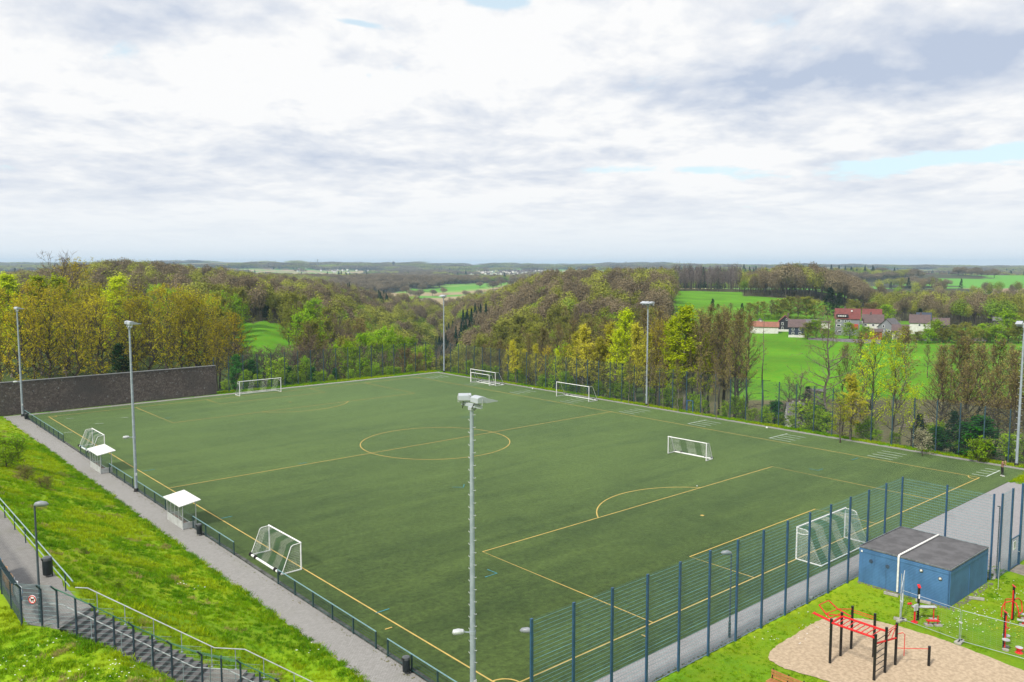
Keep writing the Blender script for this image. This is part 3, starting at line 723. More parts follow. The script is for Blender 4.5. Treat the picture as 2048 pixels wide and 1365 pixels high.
def far_proto(seed, h, cr, ml, n=1500, ls=.62, cone=False, tall=1.0, tw_m=None, trunks=True):
    """crown of a distant tree: sprays through the crown's volume, thicker towards its skin, in several boughs"""
    r = np.random.default_rng(seed)
    if cone:
        g = r.uniform(0, 1, n)**1.25; a = r.uniform(0, 2*PI, n); rad = cr*(1-g)*np.sqrt(r.uniform(.15, 1, n))*(.8+.2*np.sin(g*60))
        P = np.stack([np.cos(a)*rad, np.sin(a)*rad, h*(.08+.92*g)], 1); NN = np.c_[np.cos(a), np.sin(a), .8+0*a]
    else:
        nb = 11; ci = r.normal(size=(nb, 3)); ci /= np.linalg.norm(ci, axis=1, keepdims=True); ci[:, 2] = np.abs(ci[:, 2])*.9-.15
        cen = ci*np.array([cr*.55, cr*.55, h*.27*tall]); k = r.integers(0, nb, n); q = r.normal(size=(n, 3)); q /= np.linalg.norm(q, axis=1, keepdims=True)
        rad = r.uniform(.45, 1, n)**.6
        P = cen[k]+q*rad[:, None]*np.array([cr*.50, cr*.50, h*.24*tall]); P[:, 2] += h*.57; NN = q*.75+cen[k]/cr*.5+[0, 0, .25]
        low = P[:, 2] < h*.06; P[low, 2] = h*.06+r.uniform(0, h*.2, low.sum())
    V, F = leaves(P, ls, r, N=NN, jit=.32)
    m = MB()
    if trunks:
        m.path([(0, 0, -1.), (r.normal()*.2, r.normal()*.2, h*.45), (r.normal()*.4, r.normal()*.4, h*.85)], [.22, .15, .05], 4, False)
        for i in range(5 if not cone else 0):
            a = i*1.3; m.path([(0, 0, h*.3), (math.cos(a)*cr*.35, math.sin(a)*cr*.35, h*.55), (math.cos(a)*cr*.6, math.sin(a)*cr*.6, h*.8)], [.09, .06, .02], 3, False)
    tv = np.array(m.v) if m.v else np.zeros((0, 3)); tf = np.array([f for f in m.f if len(f) == 4]) if m.f else np.zeros((0, 4), int)
    n_t = len(tv)
    if tw_m is not None:
        T0 = P[: n//2]*np.array([.75, .75, .86]); w = ribbons(T0, P[: n//2]*1.03, .07, r); V = np.concatenate([w[0], V]); F = np.concatenate([w[1], F+len(w[0])])
    VV = np.concatenate([tv, V]); FF = np.concatenate([tf, F+n_t]).astype(int)
    return arr_mesh('tree_mass', VV, FF, [bark, ml], np.r_[np.zeros(len(tf), int), np.ones(len(F), int)])
FARM = {}
for s in range(3): FARM.setdefault('brown', []).append(far_proto(600+s, 16, 5.2, lf_fbrown, 1700, .60, tw_m=1))
for s in range(2): FARM.setdefault('olive', []).append(far_proto(620+s, 16, 5.2, lf_folive, 1600, .66))
FARM['green'] = [far_proto(640, 13, 5.0, lf_fgreen, 1500, .66)]
FARM['larch'] = [far_proto(650, 15, 3.6, lf_tan, 1300, .6, tall=1.3)]
FARM['conifer'] = [far_proto(660, 20, 3.6, lf_dark, 1700, .75, cone=True)]
FARM['grey'] = [far_proto(670, 19, 2.3, lf_grey, 420, .5, tall=1.3, tw_m=1)]

# ------------------------------------------------------------------ trees: where they stand
TREES = []         # (x, y, z, far kind or near kind, height, individual label, group)
LABELS = {}
NAME = {'ochre': 'budding_tree', 'lime': 'lime_green_tree', 'yellow': 'yellow_tree', 'bare': 'bare_tree', 'birch': 'slender_tree', 'old': 'bare_tree', 'deadspruce': 'dead_spruce', 'bigdead': 'dead_spruce', 'bush': 'bush', 'deep': 'bush', 'olive': 'broadleaf_tree', 'fresh': 'leafy_tree', 'blossom': 'blossoming_tree', 'tan': 'tan_tree', 'conifer': 'conifer', 'bramble': 'bramble', 'airy': 'lime_green_tree', 'dome': 'leafy_tree'}
def plant(kind, x, y, h, label, group=None, cat='tree', wide=1.0, z=None, v=None, rz=None):
    P = PROTO[kind]; t, c, h0, cr = P[(v if v is not None else random.randrange(len(P))) % len(P)]
    k = h/h0; root = thing(NAME[kind], (x, y, gh(x, y) if z is None else z), label, cat, group, random.uniform(0, 2*PI) if rz is None else rz)
    root.scale = (k*wide, k*wide, k)
    link('trunk', t, root); link('crown', c, root)
    return root
def at(kind, px, dep, top, label, group=None, cat='tree', wide=1.0, v=None):
    x, y = XY(px, dep); z = gh(x, y); h = max(ZY(top, dep)-z, 1.5); return plant(kind, x, y, h, label, group, cat, wide, z, v)
ORD = ['first', 'second', 'third', 'fourth', 'fifth', 'sixth', 'seventh', 'eighth', 'ninth', 'tenth', 'eleventh', 'twelfth', 'thirteenth', 'fourteenth', 'fifteenth', 'sixteenth', 'seventeenth', 'eighteenth']
def far_kind(px, dep, q, n):
    """which kind of tree grows at a place in the woods"""
    if 700 < px < 845 and 322 < dep < 372: return 'larch' if q < .8 else 'olive'
    if 868 < px < 975 and 400 < dep < 560: return 'conifer' if q < .75 else 'brown'
    if 655 < px < 800 and 640 < dep < 730: return 'conifer' if q < .7 else 'brown'
    if 200 < px < 320 and 250 < dep < 340: return 'green' if q < .35 else ('olive' if q < .7 else 'brown')
    if 1340 < px < 1480 and dep > 640: return 'grey' if q < .96 else 'conifer'
    if 1485 < px < 1755 and 566 < dep < 700: return 'brown' if n < .55 else ('olive' if q < .75 else 'green')
    if px > 1745 and dep > 390: return 'brown' if n < .42 else ('olive' if q < .7 else 'green')
    if px > 900: return 'green' if q > .93 else ('brown' if (n < .48 or q < .26) else 'olive')
    if q > .992: return 'conifer'
    if n > .60: return 'olive' if q < .6 else 'green'
    if q > .92: return 'green'
    return 'brown' if (n < .40 or q < .30) else 'olive'

# ---- hand placed trees nearest the pitch
g_left = 'budding trees behind the dark wall'
for (px, dep, top, w) in [(-40,136,580,1),(30,134,590,1),(95,140,583,1.05),(150,138,612,1),(205,146,590,1.05),(255,150,600,.95),(300,150,588,1.05),(352,153,598,1),(398,156,592,1.05),
                          (-10,158,572,1.0),(60,162,566,1.1),(125,160,572,1),(190,168,570,1.1),(262,172,573,1.1),(330,172,572,1.1),(390,176,576,1.1),(435,184,590,.9)]:
    at('ochre', px, dep, top, 'ochre budding tree in the row behind the dark wall', g_left, wide=w)
for (px, dep, top) in [(15,186,552),(75,192,555),(-50,190,552),(120,198,556),(232,200,556)]:
    at('lime', px, dep, top, 'bright yellow-green treetop rising behind the ochre budding trees on the left', 'yellow-green trees at the far left', wide=1.6)
at('old', 127, 205, 508, 'tall bare tree whose thin twigs stand out against the sky at the left', wide=1.0)
at('ochre', 160, 215, 520, 'tall half-leaved tree beside the bare tree that overtops the left wood')
at('ochre', 462, 172, 628, 'low yellowish budding tree at the right end of the dark wall', wide=1.1)
at('ochre', 430, 170, 640, 'smaller budding tree just behind the right end of the dark wall', wide=.8)
at('conifer', 240, 132, 690, 'dark evergreen just behind the middle of the dark wall', wide=1.3)
for (px, dep, top, k, lab) in [
    (470,150,712,'deep','dark green bush beside the right end of the dark wall'), (500,151,722,'deep','dark green bush behind the far goal, next to the wall end'),
    (485,147,742,'bush','pale green upright shrub behind the left post of the far goal'), (545,153,718,'bush','olive shrub behind the crossbar of the far goal'),
    (556,150,742,'bush','light green shrub behind the right half of the far goal'), (575,156,735,'deep','dark green bush just right of the far goal'),
    (600,158,728,'bush','fresh green shrub right of the far goal behind the fence'), (622,157,736,'deep','low dark bush between two fence posts right of the far goal'),
    (645,159,742,'bush','yellowish low shrub behind the far fence'), (668,161,738,'deep','rounded dark green bush behind the far fence'),
    (700,185,684,'dome','vivid green round tree in the valley behind the far fence'), (727,166,718,'bush','large bright yellow-green shrub behind the far fence'),
    (752,168,728,'bush','bright green shrub left of the tan tree behind the far fence'), (610,170,716,'fresh','green broad shrub between bare trees beyond the far fence'),
    (775,170,735,'bush','small light shrub at the foot of the tan tree'), (810,172,697,'tan','tan budding tree behind the far fence near the corner'), (835,176,706,'tan','second tan budding tree close to the fence corner')]:
    at(k, px, dep, top, lab, None, 'tree' if k in ('fresh', 'tan', 'dome') else 'bush', wide=.9 if k == 'dome' else .7 if k == 'fresh' else (1.15 if k != 'tan' else 1.0))
for (px, dep, top) in [(512,172,704),(545,178,708),(578,186,702),(618,182,672),(655,184,690),(690,190,700),(730,196,690),(765,200,706),(800,206,700),(480,190,690)]:
    at('old', px, dep, top, 'low twiggy bare tree in the dip beyond the far goal', 'bare trees in the dip beyond the far goal', wide=1.15)
for (px, dep, top, k) in [(575,272,612,'olive'),(598,290,618,'olive'),(540,330,620,'olive'),(775,255,656,'dome'),(745,262,664,'dome'),(812,268,676,'dome')]:
    at(k, px, dep, top, 'round green tree among bare woodland beside the small left meadow' if k == 'olive' else 'vivid spring-green tree in the valley among bare trees', 'round green trees at the small meadow' if k == 'olive' else 'spring-green trees in the valley', wide=.85 if k == 'olive' else .95)
# ---- along the right-hand fence
R_ = [(1032,150,682,'yellow','pale yellow budding tree behind the far touchline fence, nearest the far corner',.9),(1050,152,700,'yellow','lower pale yellow tree just right of the one nearest the far corner',.9),
      (1095,148,694,'ochre','brownish budding tree behind the full-size goal at the far touchline',.7),(1130,150,690,'ochre','brown budding tree left of the tall yellow trees',.7),
      (1170,142,652,'yellow','tall yellow budding tree left of the tallest yellow-green pair',1.0),(1196,141,676,'yellow','yellow tree with a rounded top between its taller neighbours',1.0),
      (1250,139,624,'lime','tallest yellow-green tree, left of the middle floodlight',1.0),(1232,137,660,'lime','yellow-green tree leaning against the tallest one',.9),
      (1275,137,650,'yellow','pale yellow tree just left of the middle floodlight',.9),(1312,136,640,'ochre','brown-gold budding tree right behind the middle floodlight',.62),(1335,134,650,'ochre','brown-gold tree left of the vivid lime tree',.55),
      (1376,127,616,'lime','vivid lime-green tree standing right of the middle floodlight',1.25),(1350,131,690,'birch','slim pale-stemmed tree at the foot of the vivid lime tree',1.0),
      (1712,101,752,'yellow','low gold-green tree overhanging the fence beside the small grey roof',1.1),(1690,99,790,'airy','small bright yellow-green tree behind the fence at the big bare tree',1.3),
      (1755,104,664,'airy','wide airy yellow-green tree in front of the village',1.1),(1795,101,672,'airy','airy yellow tree right of the widest one in front of the village',.85),(1835,97,772,'airy','low yellow-green branches right of the airy trees',1.1)]
for (px, dep, top, k, lab, w) in R_: at(k, px, dep, top, lab, None, wide=w*(1 if k in ('birch', 'airy') else 1.3), v=0 if px == 1376 else None)
for i, (px, dep, top) in enumerate([(1402,124,618),(1422,128,612),(1440,123,625),(1455,130,616),(1472,122,620),(1485,127,632),(1497,121,628),(1388,130,640),(1412,136,630),(1448,137,622),(1478,135,626)]):
    at('bare', px, dep, top, 'brown bare tree in the clump right of the lime tree', 'brown bare trees right of the lime tree', wide=.95)
for i, (px, dep, top) in enumerate([(1085,168,655),(1060,172,668),(1110,165,650),(1145,168,640),(1205,160,632),(1290,158,622),(1320,154,618),(1000,176,680),(965,178,690),(935,180,700),(1020,170,690),(1342,150,632),(1180,172,640),(1235,168,640)]):
    at('bare', px, dep, top, 'brown bare tree behind the yellow trees along the far touchline fence', 'brown bare trees behind the yellow trees', wide=1.1)
for (px, dep, top) in [(1462,116,700),(1437,115,720),(1408,118,715),(1360,121,720),(1300,125,700),(1260,128,715),(1330,124,712)]:
    at('birch', px, dep, top, 'slender pale-stemmed sapling just behind the far touchline fence', 'slender saplings behind the far touchline fence')
at('deadspruce', 1530, 128, 628, 'thin dead spruce pole with short side twigs in front of the bright meadow')
at('bigdead', 1662, 118, 622, 'big bare half-dead tree in front of the grey garages')
at('bare', 1692, 122, 690, 'dark bare tree right beside the big half-dead tree', wide=.8)
at('birch', 1738, 116, 668, 'slim pale-stemmed tree left of the airy yellow-green trees', wide=1.2)
at('birch', 1818, 112, 660, 'thin bare tree with upright twigs right of the airy yellow trees', wide=1.3)
for i, (px, dep, top) in enumerate([(1900,118,690),(1925,112,682),(1950,115,676),(1975,108,690),(2002,112,682),(2030,106,700),(2060,110,690),(1890,108,720),(1940,104,730),(1992,101,735),(2045,100,745),(2085,104,690)]):
    at('bare', px, dep, top, 'brown bare tree in the clump behind the right-hand floodlight', 'brown bare trees behind the right-hand floodlight', wide=1.15)
for (px, dep, top, k, lab) in [(1850,97,832,'conifer','young dark green conifer behind the right-hand fence'),(1885,95,858,'deep','bushy deep green conifer behind the right-hand fence'),(1915,95,826,'conifer','taller deep green conifer left of the person by the fence'),(1945,93,850,'deep','deep green shrub near the right-hand corner of the fence'),(1980,92,838,'deep','dense deep green shrub behind the person by the fence'),
    (1858,92,862,'blossom','pale blossoming shrub behind the right-hand fence'),(1975,89,880,'bush','yellow-green shrub behind the fence near the standing person'),(2040,90,870,'bush','yellow-green shrub behind the right-hand floodlight'),
    (1650,112,818,'deep','dark green shrub beside the small grey-roofed house'),(1556,118,806,'deep','dark evergreen shrub left of the small grey-roofed house'),(1622,158,776,'conifer','low dark conifer behind the small grey-roofed house'),
    (1545,112,828,'bush','pale green low shrub left of the small grey-roofed house'),(1570,111,835,'bush','yellowish low shrub in front of the small grey-roofed house'),(1765,100,872,'bush','low green shrub under the airy yellow trees'),(1510,114,820,'bush','low green shrub beside the dead spruce'),
    (1640,160,786,'bush','green shrub in front of the low flat-roofed shed at the meadow edge'),(1618,140,806,'bush','green shrub right behind the small grey-roofed house'),(1605,150,745,'old','twisted low tree on the meadow edge'),(1585,155,752,'old','leaning bare shrub on the meadow edge, left of the twisted tree'),(1480,150,742,'old','bare shrub at the edge of the meadow below the brown clump')]:
    at(k, px, dep, top, lab, None, 'tree' if k in ('conifer', 'old') else 'bush', wide=1.9 if k == 'deep' else 1.25)
rb = random.Random(9)
for i in range(34):
    y = 54-i*3.15+rb.uniform(-.8, .8); x = 43.2+rb.uniform(-.6, 2.6); h = rb.uniform(1.4, 3.6)
    plant('bush', x, y, h, 'light green shrub in the growth at the foot of the far touchline fence', 'light green shrubs along the far touchline fence', 'bush', rb.uniform(1.0, 1.5))
for i in range(14):
    x = -3+i*3.1+rb.uniform(-.8, .8); y = 59.2+rb.uniform(-.5, 1.6)
    plant('bush', x, y, rb.uniform(1.2, 2.6), 'light green shrub in the growth behind the far goal line fence', 'light green shrubs behind the far goal line fence', 'bush', rb.uniform(1.0, 1.5))
for (px, dep, top, k, w) in [(1015,156,700,'yellow',1.2),(1072,152,690,'yellow',1.1),(1118,147,700,'lime',.9),(1150,146,668,'yellow',1.2),(1222,142,648,'yellow',1.2),(1296,134,668,'yellow',1.1),(1345,132,640,'lime',1.1),(1410,126,668,'lime',.9)]:
    at(k, px, dep, top, 'young yellow-leaved tree filling the belt behind the far touchline fence' if k == 'yellow' else 'young lime-leaved tree filling the belt behind the far touchline fence', 'young yellow trees of the fence belt' if k == 'yellow' else 'young lime trees of the fence belt', wide=w)
for (px, dep, top) in [(472,176,688),(488,184,692),(506,180,698),(526,186,694),(546,178,700),(566,188,690),(584,182,694),(604,190,686),(556,198,694)]:
    at('old', px, dep, top, 'low twiggy tree along the lower edge of the small left meadow', 'low twiggy trees at the small left meadow', wide=1.7)
# ---- meadow and village trees
V_ = [(1733,300,654,'fresh','yellow-green tree in front of the white house with the brown roof'),(1812,306,652,'olive','tall olive tree between the brown roof and the white house at the right'),(1776,299,664,'olive','low olive tree at the foot of the grey gabled house'),(1662,304,662,'fresh','green tree at the left front corner of the big red-roofed house'),(1868,318,668,'olive','olive bush mass below the half-hidden brown roof'),(1900,300,662,'tan','bronze budding tree at the right end of the lower meadow'),(1925,298,660,'olive','broad olive tree at the back of the lower meadow'),(1952,300,664,'fresh','green tree hiding the low pale building'),(1985,300,655,'olive','olive tree beside the low pale building'),(1600,322,648,'fresh','green tree just behind the dark blue slate house'),(1772,308,672,'fresh','small green tree between the orange house and grey gable'),(1618,305,645,'olive','grey-green round tree right of the dark blue slate house'),(1634,306,640,'fresh','fuller green tree left of the big red-roofed house'),
      (1702,306,646,'fresh','yellow-green tree in front of the big red-roofed house'),(1652,308,657,'olive','olive tree between slate house and big red-roofed house'),(1790,334,636,'blossom','pale blossoming tree behind the grey gabled house'),
      (1757,304,664,'tan','rusty budding tree in front of the orange house'),(1800,300,676,'olive','low olive tree below the grey gabled house'),(1818,302,664,'olive','low olive tree left of the white house'),(1846,302,662,'tan','tan budding tree in front of the white house'),
      (1872,306,640,'fresh','rounded light green tree right of the white house'),(1888,300,655,'olive','olive tree right of the light green tree'),(1910,308,650,'olive','broad olive tree at the right of the village'),(1935,312,645,'olive','olive tree between village and barn'),(1965,318,648,'fresh','green tree left of the dark barn'),(2020,305,622,'fresh','big yellow-green tree beside the right-hand floodlight head'),(2048,310,628,'olive','olive tree at the right edge of the photo beyond the floodlight'),
      (1660,432,576,'conifer','dark cedar-like evergreen behind the big red-roofed house'),(1678,425,586,'conifer','second dark evergreen behind the big red-roofed house'),(1424,425,598,'conifer','small dark conifer on the upper meadow'),(1484,415,607,'conifer','small pointed conifer at the hedge'),
      (1436,424,608,'olive','round bush next to the small dark conifer on the meadow'),(1705,410,600,'olive','olive bush on the slope above the red roofs'),(1770,400,610,'fresh','round bush on the slope right of the red roofs'),(1742,396,605,'tan','pale bush on the slope between two green ones'),(1842,372,618,'conifer','dark pointed conifer above the white house'),(1863,372,620,'olive','round bush right of the dark conifer above the white house')]
for (px, dep, top, k, lab) in V_: at(k, px, dep, top, lab, None, 'tree', wide=1.35 if k in ('conifer',) else 1.65)
for i, (px, top) in enumerate([(1462,606),(1500,606),(1522,603),(1545,600),(1562,598),(1580,594),(1598,592),(1615,594),(1630,600),(1515,612),(1555,610)]):
    at('olive' if i % 3 else 'bare', px, 388+(i % 3)*6, top, 'rounded olive tree in the hedge across the upper meadow' if i % 3 else 'bare tree in the hedge across the upper meadow', 'olive trees of the meadow hedge' if i % 3 else 'bare trees of the meadow hedge', wide=2.1)
for (px, dep, top, k) in [(1802,1000,556,'olive'),(1864,1010,556,'olive'),(1815,1030,556,'conifer'),(1920,1000,558,'conifer'),(1878,1040,558,'olive'),(1780,1005,564,'conifer')]:
    at(k, px, dep, top, 'lone round tree at the far edge of the brown field' if k == 'olive' else 'small dark conifer at the far edge of the brown field', 'round trees at the brown field' if k == 'olive' else 'dark conifers at the brown field')
for (px, dep, top, k) in [(1790,300,662,'olive'),(1812,298,668,'tan'),(1836,297,664,'olive'),(1858,296,658,'fresh'),(1880,297,664,'olive'),(1903,296,655,'olive'),(1928,297,662,'tan'),(1950,296,654,'olive'),(1972,297,660,'olive'),(1995,296,650,'fresh'),(2020,297,656,'olive'),(2042,296,650,'olive')]:
    at(k, px, dep, top, 'broad %s tree in the belt between the meadow and the village' % {'olive': 'olive', 'tan': 'bronze', 'fresh': 'green'}[k], '%s trees of the belt along the lower meadow' % {'olive': 'olive', 'tan': 'bronze', 'fresh': 'green'}[k], wide=1.9)
for i in range(13):
    at('bush', 1478+i*11.5, 384, 636-6*math.sin(i*.24)-rb.uniform(0, 5), 'dense round bush at the foot of the upper meadow hedge', 'round bushes of the meadow hedge', 'bush', wide=1.7)
for (px, dep, top) in [(1862,205,690),(1885,196,698),(1908,190,690),(1935,186,694),(1965,182,690),(1995,178,692),(2025,172,690)]:
    at('bare', px, dep, top, 'brown bare tree closing the right end of the lower meadow', 'brown bare trees at the right end of the meadow', wide=1.3)
for (px, dep, top) in [(668,200,690),(722,232,668),(758,214,684),(790,236,672),(840,215,694)]:
    at('dome', px, dep, top, 'rounded spring-green tree low in the valley behind the far fence', 'rounded spring-green trees in the valley', wide=1.05)
# ---- shrubs on the near slope
for (x, y, h, k, lab, w) in [(-43.9, 8.2, 2.6, 'bush', 'leafy dark bush at the left edge of the grass slope', 1.5),(-44.6, 5.2, 2.0, 'bush', 'lower leafy bush next to the dark bush on the slope', 1.5),(-43.8, 1.2, 1.3, 'bramble', 'low brown bramble on the slope, upper of two', 1.1),(-43.0, -1.8, 1.1, 'bramble', 'low brown bramble on the slope, lower of two', 1.1),
                       (-45.6, -25.6, .40, 'bush', 'small weed clump on the slope near the lamp post', 1.6),(-45.0, -27.5, .5, 'bush', 'second small weed clump on the slope below the lamp post', 2.0),(-45.6, -32.5, .5, 'bush', 'green low weed clump above the stairs', 2.2),(-45.0, -33.6, .45, 'bush', 'low weed clump just above the stair railing', 2.0),(-46.2, -31, .4, 'bush', 'tiny green weed clump near the top of the stairs', 1.6)]:
    plant(k, x, y, h, lab, None, 'bush', w)

# ---- alike trees of one row are told apart by their place in it, counted from the left
def number_row():
    rows = {}
    for o in COL.objects:
        if o.parent is None and 'group' in o.keys() and o.get('category') in ('tree', 'bush'): rows.setdefault(o['label'], []).append(o)
    for lab, l in rows.items():
        if 1 < len(l) <= len(ORD) and len(lab.split()) < 13:
            l.sort(key=lambda o: float(toPD(np.array([o.location.x]), np.array([o.location.y]))[0][0]))
            for k, o in enumerate(l): o['label'] = ORD[k]+' from the left: '+lab
number_row()
# ---- the woods
def combined(t, c, name):
    vt = np.empty(len(t.vertices)*3, np.float32); t.vertices.foreach_get('co', vt); vc = np.empty(len(c.vertices)*3, np.float32); c.vertices.foreach_get('co', vc)
    ft = np.array([p.vertices[:] for p in t.polygons if len(p.vertices) == 4]); lc = np.empty(len(c.loops), np.int32); c.loops.foreach_get('vertex_index', lc); fc_ = lc.reshape(-1, 4)
    mi = np.empty(len(c.polygons), np.int32); c.polygons.foreach_get('material_index', mi)
    V = np.concatenate([vt.reshape(-1, 3), vc.reshape(-1, 3)]); F = np.concatenate([ft, fc_+len(vt)//3])
    return arr_mesh(name, V, F, [t.materials[0], c.materials[0], c.materials[1]], np.r_[np.zeros(len(ft), int), mi+1])
def scatter(name, pts, meshes, idx, rot, scl, label, mats=()):
    """one object of countless alike pieces: points that carry which piece, its turn and its size"""
    me = bpy.data.meshes.new(name); me.vertices.add(len(pts)); me.vertices.foreach_set('co', np.asarray(pts, np.float32).ravel())
    for nm, typ, prop, arr in (('which', 'INT', 'value', np.asarray(idx, np.int32)), ('turn', 'FLOAT_VECTOR', 'vector', np.asarray(rot, np.float32)), ('size', 'FLOAT_VECTOR', 'vector', np.asarray(scl, np.float32))):
        a = me.attributes.new(nm, typ, 'POINT'); a.data.foreach_set(prop, arr.ravel())
    me.update(); o = link(name, me); tag(o, label, kind='stuff')
    ng = bpy.data.node_groups.new(name+'_scatter', 'GeometryNodeTree')
    ng.interface.new_socket('Geometry', in_out='INPUT', socket_type='NodeSocketGeometry'); ng.interface.new_socket('Geometry', in_out='OUTPUT', socket_type='NodeSocketGeometry')
    N, L = ng.nodes, ng.links
    gi = N.new('NodeGroupInput'); go = N.new('NodeGroupOutput'); iop = N.new('GeometryNodeInstanceOnPoints'); jn = N.new('GeometryNodeJoinGeometry')
    for k, m in reversed(list(enumerate(meshes))):
        po = bpy.data.objects.new('source_'+name, m)
        oi = N.new('GeometryNodeObjectInfo'); oi.inputs['Object'].default_value = po; oi.inputs['As Instance'].default_value = True; L.new(oi.outputs['Geometry'], jn.inputs[0])
    def attr(nm, t):
        a = N.new('GeometryNodeInputNamedAttribute'); a.data_type = t; a.inputs['Name'].default_value = nm; return a.outputs['Attribute']
    e2r = N.new('FunctionNodeEulerToRotation'); L.new(attr('turn', 'FLOAT_VECTOR'), e2r.inputs[0])
    L.new(gi.outputs[0], iop.inputs['Points']); L.new(jn.outputs[0], iop.inputs['Instance']); iop.inputs['Pick Instance'].default_value = True
    L.new(attr('which', 'INT'), iop.inputs['Instance Index']); L.new(e2r.outputs[0], iop.inputs['Rotation']); L.new(attr('size', 'FLOAT_VECTOR'), iop.inputs['Scale'])
    L.new(iop.outputs[0], go.inputs[0])
    md = o.modifiers.new('scatter', 'NODES'); md.node_group = ng
    return o
def build_woods():
    sites = []
    r = np.random.default_rng(77)
    def field(d0, d1, cell, cells):
        D = np.arange(d0, d1, cell); out = []
        for d in D:
            hw = .74*d+20; Ls = np.arange(-hw, hw, cell); n = len(Ls)
            dd = d+r.uniform(-.42, .42, n)*cell; ll = Ls+r.uniform(-.42, .42, n)*cell
            out.append(np.stack([ll, dd], 1))
        A = np.concatenate(out); x = CAM[0]+A[:, 1]*FW[0]+A[:, 0]*RT[0]; y = CAM[1]+A[:, 1]*FW[1]+A[:, 0]*RT[1]
        px = 1024+FPX*A[:, 0]/A[:, 1]; return x, y, px, A[:, 1]
    keep = []
    for (d0, d1, cell) in ((130, 330, 8.2), (330, 560, 8.0), (560, 830, 8.6)):
        x, y, px, dep = field(d0, d1, cell, None); w, far = wood_mask(px, dep)
        ok = (r.uniform(size=len(x)) < w) & ~((x < 52) & (y < 70))
        ok &= ~((px > 468) & (px < 596) & (dep < 262)) & ~((px < 1010) & (dep < 186)) & ~((px >= 1010) & (dep < 182)) & ~((px > 1470) & (dep < 395)) & ~((px < 470) & (dep < 205))
        keep.append(np.stack([x, y, px, dep], 1)[ok])
    x, y, px, dep = field(830, 3600, 15, None); w, far = wood_mask(px, dep)
    ok = (fbm(x/340, y/340, 61, 4) > .59) & (r.uniform(size=len(x)) < .95); ok &= ~((px > 1480) & (dep < 1000)) & ~((px > 1480) & (dep < 1900) & (dep > 1020) & (fbm(x/200, y/200, 5) < .66))
    hedge = (np.abs((fbm(x/420+5, y/420, 51, 2)*23) % 1-.5) > .47) & (r.uniform(size=len(x)) < .6) & (dep < 2600); ok |= hedge & (px < 1480)
    farw = np.stack([x, y, px, dep], 1)[ok]
    A = np.concatenate(keep); A = A[np.argsort(A[:, 3])]
    Z = ground_h(A[:, 0], A[:, 1]); n = fbm(A[:, 0]/30, A[:, 1]/30, 88, 3); q = r.uniform(size=len(A)); hh = r.uniform(.70, 1.22, len(A))
    near_of = {'brown': 'old', 'olive': 'olive', 'green': 'fresh', 'larch': 'tan', 'conifer': 'conifer', 'grey': 'birch'}
    lab = {'brown': ('brown bare tree in the near woods of the valley slopes', 'nearest brown trees in the valley woods'), 'olive': ('olive-green budding tree in the near woods of the valley slopes', 'nearest olive trees in the valley woods'),
           'green': ('fresh green tree in the near woods of the valley slopes', 'nearest green trees in the valley woods'), 'larch': ('tan larch-like tree in the valley', 'tan trees in the valley'), 'conifer': ('dark conifer among the bare valley trees', 'conifers in the valley woods'), 'grey': ('grey leafless tree in the valley woods', 'grey trees in the woods')}
    N_IND = 130
    hh = np.where(A[:, 2] > 1745, hh*.95, hh); hh = np.where((A[:, 2] > 1484) & (A[:, 2] < 1755) & (A[:, 3] > 560), hh*(.75+.55*np.sin(np.clip((A[:, 2]-1484)/271, 0, 1)*PI)**.6), hh)
    kinds = [far_kind(A[i, 2], A[i, 3], q[i], n[i]) for i in range(len(A))]
    for i in range(min(N_IND, len(A))):
        k = kinds[i]; nk = 'bare' if (k == 'brown' and q[i] < .45) else near_of[k]
        plant(nk, A[i, 0], A[i, 1], (13.5 if k != 'conifer' else 16)*hh[i], lab[k][0], lab[k][1], 'tree', 1.05, Z[i])
    comb = []; cidx = {}
    for k, nk in near_of.items():
        cidx[k] = []
        for v, (t, c, h0, cr) in enumerate(PROTO[nk]+(PROTO['bare'][:2] if k == 'brown' else [])):
            cidx[k].append((len(comb), h0)); comb.append(combined(t, c, 'near_mass'))
    fi = {}
    for k, l in FARM.items():
        fi[k] = []
        for m in l: fi[k].append(len(comb)); comb.append(m)
    pts = []; idx = []; rot = []; scl = []
    for i in range(N_IND, len(A)):
        k = kinds[i]; s = hh[i]*r.uniform(.9, 1.12)
        if A[i, 3] < 330:
            j, h0 = cidx[k][r.integers(len(cidx[k]))]; b = 13.5/h0*(1.2 if k == 'conifer' else 1); sx = b*hh[i]*1.08; sz = b*hh[i]
        else:
            j = fi[k][r.integers(len(fi[k]))]; sx = s; sz = hh[i]*(1.0 if k != 'conifer' else r.uniform(.6, .85))
        pts.append((A[i, 0], A[i, 1], Z[i])); idx.append(j); rot.append((0, 0, r.uniform(0, 6.28))); scl.append((sx, sx, sz))
    scatter('woods', pts, comb, idx, rot, scl, 'wooded valley slopes in brown and olive spring colours beyond the pitch')
    Z2 = ground_h(farw[:, 0], farw[:, 1]); pts = []; idx = []; rot = []; scl = []
    ms = FARM['brown']+FARM['olive']+FARM['green']+FARM['conifer']
    nn = fbm(farw[:, 0]/160, farw[:, 1]/160, 99, 3)
    for i in range(len(farw)):
        d = farw[i, 3]; j = (r.integers(0, 3) if nn[i] < .5 else (r.integers(3, 5) if nn[i] < .62 else (5 if r.uniform() < .7 else 6))); s = r.uniform(.8, 1.25)*(1.5 if d > 1200 else 1.2)
        pts.append((farw[i, 0], farw[i, 1], Z2[i]-1)); idx.append(j); rot.append((0, 0, r.uniform(0, 6.28))); scl.append((s*1.35, s*1.35, s*.62))
    scatter('far_woods', pts, ms, idx, rot, scl, 'bluish far woods and hedges between the fields to the horizon')
    print('woods', len(A), 'far', len(farw))
